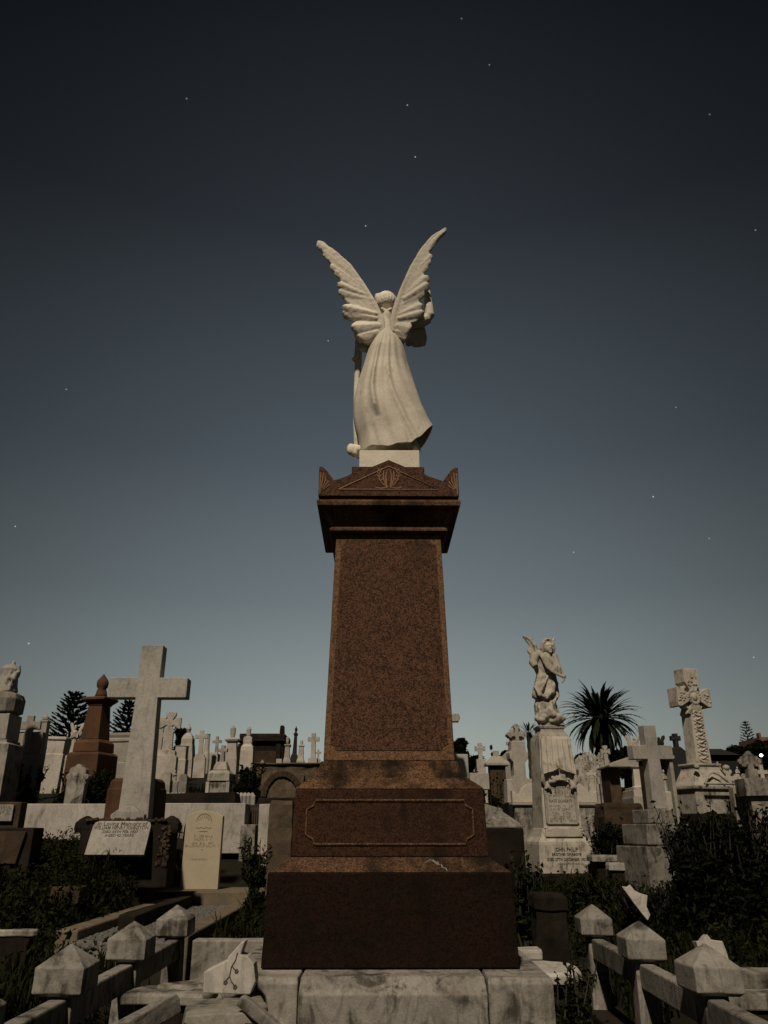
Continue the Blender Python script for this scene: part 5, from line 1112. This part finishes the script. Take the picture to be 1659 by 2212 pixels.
def tree(name, label, cat, px, py, Y, w, top, seed, n=9, leaf=.25, count=2200, mat='foliage', group=None, trunkh=.35, squash=1):
    rng = random.Random(seed); s = Site(px, py, Y); t = thing(name, label, cat, s.o, 0, group); H = s.h(top); W = s.w(w) / 2; z0 = s.down()
    g = G(); g.tube([(0, 0, z0), (.02 * W, 0, H * trunkh), (-.03 * W, 0, H * .8)], [W * .10, W * .075, W * .02], 8)
    vs, fs = [], []
    for i in range(n):
        a = rng.uniform(0, 6.28); q = rng.uniform(.1, .72); zz = H * (trunkh + (1 - trunkh) * rng.uniform(.12, .86)); k = math.sin(min(1, (zz / H - trunkh * .6) / (1 - trunkh * .6)) * math.pi) ** .6
        c = Vector((math.cos(a) * q * W * k, math.sin(a) * q * W * k, zz)); r = W * rng.uniform(.22, .42)
        g.tube([(0, 0, H * trunkh * .9), c * .55 + Vector((0, 0, H * trunkh * .4)), c], [W * .05, W * .03, W * .01], 6)
        leaves(vs, fs, c, (r, r, r * .75 * squash), count // n, leaf, rng)
    g.build('trunk', 'bark', t, smooth=True); mesh_obj('crown', vs, fs, mat, t); return t
def norfolk(label, px, py, Y, w, top, seed, tipw=.26):
    rng = random.Random(seed); s = Site(px, py, Y); t = thing('norfolk_pine', label, 'tree', s.o, 0, 'norfolk pines on the skyline'); H = s.h(top); W = s.w(w) / 2; z0 = s.down()
    g = G(); g.tube([(0, 0, z0), (0, 0, H * .5), (0, 0, H)], [W * .09, W * .06, .02], 8)
    vs, fs = [], []; nl = 15
    for i in range(nl):
        q = i / (nl - 1); z = H * (.12 + .86 * q); L_ = W * .86 * (1 - q) ** .7 * (1 if q > .12 else .9) + W * tipw
        nb = 7
        for j in range(nb):
            a = 2 * math.pi * (j + rng.uniform(-.25, .25)) / nb + i * .5; l = L_ * rng.uniform(.8, 1.08); d = Vector((math.cos(a), math.sin(a), 0)); pts = []
            for k in range(6): u = k / 5; pts.append(Vector((0, 0, z)) + d * l * u + Vector((0, 0, l * (.10 * u + .28 * u * u))))
            g.tube(pts, [W * .018] * 5 + [W * .008], 4)
            for k in range(44):
                u = rng.uniform(.22, 1); p = Vector((0, 0, z)) + d * l * u + Vector((0, 0, l * (.10 * u + .28 * u * u)))
                sd = d.cross(Vector((0, 0, 1))) * rng.choice((-1, 1)); dd = (sd * .75 + d * .7 + Vector((0, 0, .55))).normalized(); ll = W * rng.uniform(.08, .15); e = dd.cross(Vector((rng.uniform(-1, 1), rng.uniform(-1, 1), rng.uniform(-1, 1)))).normalized() * ll * .24
                b = len(vs); vs += [p - e, p + dd * ll * .6 - e * 1.1, p + dd * ll, p + dd * ll * .6 + e * 1.1, p + e]; fs.append((b, b + 1, b + 2, b + 3, b + 4))
    leaves(vs, fs, (0, 0, H * .98), (W * .09, W * .09, H * .05), 60, W * .12, rng)
    g.build('trunk', 'bark', t); mesh_obj('crown', vs, fs, 'pine', t)
norfolk('larger dark norfolk pine on the skyline left of the sandstone pillar', 141, 1650, 120, 112, 1500, 1)
norfolk('smaller dark norfolk pine seen between sandstone pillar and big marble cross', 264, 1650, 130, 92, 1518, 2)
norfolk('narrow dark norfolk pine among the trees at the right edge', 1627, 1660, 150, 40, 1560, 3, .3)
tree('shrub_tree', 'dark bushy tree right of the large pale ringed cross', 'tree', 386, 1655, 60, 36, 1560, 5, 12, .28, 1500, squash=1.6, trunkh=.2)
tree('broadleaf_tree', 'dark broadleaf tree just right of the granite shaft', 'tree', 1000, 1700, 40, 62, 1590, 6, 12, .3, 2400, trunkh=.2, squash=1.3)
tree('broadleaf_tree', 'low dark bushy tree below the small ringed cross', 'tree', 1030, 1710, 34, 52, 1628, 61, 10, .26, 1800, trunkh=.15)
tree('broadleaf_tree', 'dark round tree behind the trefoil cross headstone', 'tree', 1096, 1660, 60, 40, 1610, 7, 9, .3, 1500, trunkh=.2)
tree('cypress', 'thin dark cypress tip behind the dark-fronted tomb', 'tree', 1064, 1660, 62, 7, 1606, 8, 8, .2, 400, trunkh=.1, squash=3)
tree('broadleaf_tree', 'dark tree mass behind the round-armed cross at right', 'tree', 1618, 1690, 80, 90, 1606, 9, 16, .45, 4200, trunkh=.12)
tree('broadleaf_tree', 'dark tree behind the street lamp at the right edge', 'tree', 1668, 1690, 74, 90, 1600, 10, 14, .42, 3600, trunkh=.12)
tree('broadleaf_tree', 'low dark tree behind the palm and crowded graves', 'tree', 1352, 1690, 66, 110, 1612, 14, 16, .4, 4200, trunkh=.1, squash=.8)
tree('broadleaf_tree', 'low dark hedge-like tree behind the crowded far graves', 'tree', 1262, 1668, 62, 70, 1630, 141, 12, .36, 2400, trunkh=.1, squash=.7)
# palms
def palm(label, px, py, Y, cy, rad, nf, seed, trunk_w):
    rng = random.Random(seed); s = Site(px, py, Y); t = thing('palm', label, 'palm tree', s.o, 0); zc = s.h(cy); RR = s.w(rad); tw = s.w(trunk_w) / 2
    g = G(); n = 14; pr = []
    for i in range(n + 1):
        q = i / n; pr.append((s.down() + (zc - s.down()) * q, tw * (1 + .25 * (i % 2) + .3 * max(0, q - .7))))
    g.lathe(pr, 12); g.build('trunk', 'bark', t)
    for k in range(nf):
        a = k * 2.399 + rng.uniform(-.2, .2); q = (k + .5) / nf; el = R(84) - q * R(146) + rng.uniform(-.1, .1)
        l = RR * rng.uniform(.9, 1.12); d = Vector((math.cos(a), math.sin(a), 0)); vs, fs = [], []; pts = []; rng_d = rng.uniform(30, 62)
        m = 12
        for i in range(m + 1):
            u = i / m; e2 = el - u * u * R(rng_d)
            pts.append((pts[-1] + (d * math.cos(e2) + Vector((0, 0, math.sin(e2)))) * l / m) if pts else Vector((0, 0, zc)) + d * tw * .6)
        side = d.cross(Vector((0, 0, 1)))
        for i in range(2, m + 1):
            for h in (0, .25, .5, .75):
                p = pts[i - 1].lerp(pts[i], h); dd = (pts[i] - pts[i - 1]).normalized(); ll = l * .17 * math.sin(min(1, (i + h) / m) * math.pi * .8 + .35)
                for sx in (-1, 1):
                    tip = p + dd * ll * .9 + side * sx * ll * .34 + Vector((0, 0, -.12 * ll + rng.uniform(-.06, .1) * ll)); wv = dd * ll * .3
                    b = len(vs); vs += [p - wv, p + wv, tip + wv * .1, tip - wv * .1]; fs.append((b, b + 1, b + 2, b + 3))
        b = len(vs); rs = l * .008
        for i in range(m + 1): vs += [pts[i] + side * rs, pts[i] - side * rs]
        for i in range(m): fs.append((b + 2 * i, b + 2 * i + 1, b + 2 * i + 3, b + 2 * i + 2))
        mesh_obj('frond', vs, fs, 'palm', t)
palm('large dark date palm with spreading spiky crown on the right skyline', 1311, 1690, 48, 1550, 82, 150, 21, 34)
palm('small distant palm crown left of the smaller angel', 1148, 1680, 85, 1582, 27, 40, 22, 8)

# shrubs near the plot
def shrub(label, px, py, Y, w, top, seed, count, leaf, mat='foliage', name='shrub', depth=.8, aspect=.45, n=16):
    rng = random.Random(seed); s = Site(px, py, Y); t = thing(name, label, 'shrub', (s.o.x, Y, ground_z(s.o.x, Y) - .03), 0); z_ = s.o.z + s.h(top) - t.location.z; W = s.w(w) / 2
    g = G(); vs, fs = [], []
    for i in range(n):
        a = rng.uniform(0, 6.28); q = rng.uniform(.0, .75); zz = z_ * rng.uniform(.15, .9); k = max(.35, math.cos((zz / z_) * 1.2))
        c = Vector((math.cos(a) * q * W * k * 1.1, math.sin(a) * q * W * k * depth, zz)); r = W * rng.uniform(.2, .42)
        g.tube([(c.x * .2, c.y * .2, 0), (c.x * .5, c.y * .5, zz * .6), tuple(c)], [.012, .009, .003], 5)
        leaves(vs, fs, c, (r, r * depth, min(r, z_ * .3)), count // n, leaf, rng, .3, aspect)
    for i in range(n):   # stray shoots
        a = rng.uniform(0, 6.28); p0 = Vector((math.cos(a) * W * .5, math.sin(a) * W * .5 * depth, z_ * .6)); p1 = p0 * 1.2 + Vector((rng.uniform(-.1, .1), rng.uniform(-.1, .1), z_ * rng.uniform(.2, .48)))
        g.tube([tuple(p0), tuple(p0.lerp(p1, .6)), tuple(p1)], [.005, .004, .002], 4)
        for k in range(14): leaves(vs, fs, p0.lerp(p1, k / 13), (.02, .02, .02), 1, leaf * .9, rng, .5, aspect)
    g.build('stem', 'bark', t); mesh_obj('foliage', vs, fs, mat, t); return t
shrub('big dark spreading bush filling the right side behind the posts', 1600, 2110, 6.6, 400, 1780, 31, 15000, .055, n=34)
shrub('feathery dark shrub in front of the three-step cross', 1500, 1960, 8.0, 150, 1800, 32, 6000, .05, aspect=.25, n=22)
shrub('leafy dark shrub against the right side of the granite base block', 1140, 2000, 6.3, 110, 1880, 33, 2600, .06, mat='weed', aspect=.6)
shrub('straggling dark shrub in front of the mossy footing of angel monument', 1290, 1990, 7.6, 150, 1900, 34, 3000, .05, mat='weed')
shrub('low weedy shrub right of the war headstone', 545, 1960, 7.9, 70, 1840, 35, 1600, .07, mat='weed', aspect=.3)
shrub('dark hedge bush between stepped cross and arched vault', 535, 1735, 15, 80, 1662, 36, 3200, .09, name='hedge_bush')
shrub('dark ivy-like shrub around the scalloped headstone', 180, 1735, 13, 170, 1676, 37, 5000, .09, name='ivy_shrub')
shrub('dark low shrub behind the left tablet at photo edge', 50, 1735, 14, 110, 1668, 38, 3600, .09)
shrub('low dark shrub below the rounded slab, inside the right post row', 1235, 2200, 4.2, 120, 2118, 39, 1400, .04, mat='weed')
shrub('dark shrub behind the posts of the right row by leaning slab', 1400, 2040, 6.4, 160, 1930, 40, 3600, .045)
shrub('low dark shrub in front of the rough mossy block at right', 1320, 1850, 11.4, 150, 1790, 41, 3000, .06)
shrub('dark undergrowth shrub under the stepped white tomb', 1060, 1760, 11.8, 70, 1700, 42, 1400, .07)

# grass and weeds
def blades(name, label, areas, seed, mat):
    rng = random.Random(seed); vs, fs = [], []
    for x0, x1, y0, y1, n, h, av in areas:
        clumps = [(rng.uniform(x0, x1), rng.uniform(y0, y1), rng.uniform(.5, 1.25)) for _ in range(max(3, n // 45))]
        for _ in range(n):
            cx, cy, ch = rng.choice(clumps); x, y = cx + rng.gauss(0, .10), cy + rng.gauss(0, .10)
            if any(a < x < b and c < y < d for a, b, c, d in av): continue
            z = flat_z(x, y) - .02; hh = .62 * h * ch * rng.uniform(.4, 1.1); a = rng.uniform(0, 6.28); ln = hh * rng.uniform(.1, .7); w = rng.uniform(.003, .007) * (1 + y * .06)
            dx, dy = math.cos(a), math.sin(a); sx, sy = -dy * w, dx * w; b = len(vs)
            vs += [(x - sx, y - sy, z), (x + sx, y + sy, z), (x + dx * ln * .4 + sx * .8, y + dy * ln * .4 + sy * .8, z + hh * .65), (x + dx * ln * .4 - sx * .8, y + dy * ln * .4 - sy * .8, z + hh * .65), (x + dx * ln, y + dy * ln, z + hh * rng.uniform(.75, 1))]
            fs += [(b, b + 1, b + 2, b + 3), (b + 3, b + 2, b + 4)]
    o = mesh_obj(name, vs, fs, mat, None); o['kind'] = 'stuff'; tag(o, label, 'grass')
AV = [(-2.34, -1.24, 5.7, 9.7), (-.75, .8, 3.8, 5.7)]
blades('grass', 'dark unmown grass around the graves', [(-5.2, -2.3, 5.6, 9.8, 15000, .30, AV), (-1.3, -.3, 5.5, 10.5, 6500, .42, AV), (-1.2, 1.25, 2.4, 5.4, 2600, .14, AV), (-4, -1.4, 2.4, 5.6, 6500, .26, AV), (1.4, 4, 2.4, 6, 5000, .3, AV),
        (.7, 4.5, 5.6, 11.5, 10000, .34, AV), (-9, 9, 10, 20, 14000, .4, AV), (-16, 16, 20, 42, 9000, .45, AV)], 51, 'grass')
rng = random.Random(52); vs, fs = [], []
for x0, x1, y0, y1, n in ((-5, -2.35, 5.6, 9.8, 520), (-1.25, -.4, 5.6, 9.5, 160), (.7, 4.2, 5.6, 11, 420), (-8, 8, 10, 17, 260), (-3.5, -1.4, 2.6, 5.5, 90), (1.45, 3.5, 2.6, 5.6, 70), (-1.1, 1.2, 4.9, 5.9, 50)):
    for _ in range(n):
        x, y = rng.uniform(x0, x1), rng.uniform(y0, y1)
        if any(a < x < b and c < y < d for a, b, c, d in AV): continue
        r = rng.uniform(.06, .16); leaves(vs, fs, (x, y, flat_z(x, y) + r * .8), (r, r, r), 30, .045, rng, .4, .5)
o = mesh_obj('weeds', vs, fs, 'weed', None); o['kind'] = 'stuff'; tag(o, 'low broad-leaved weeds among the graves', 'weeds')
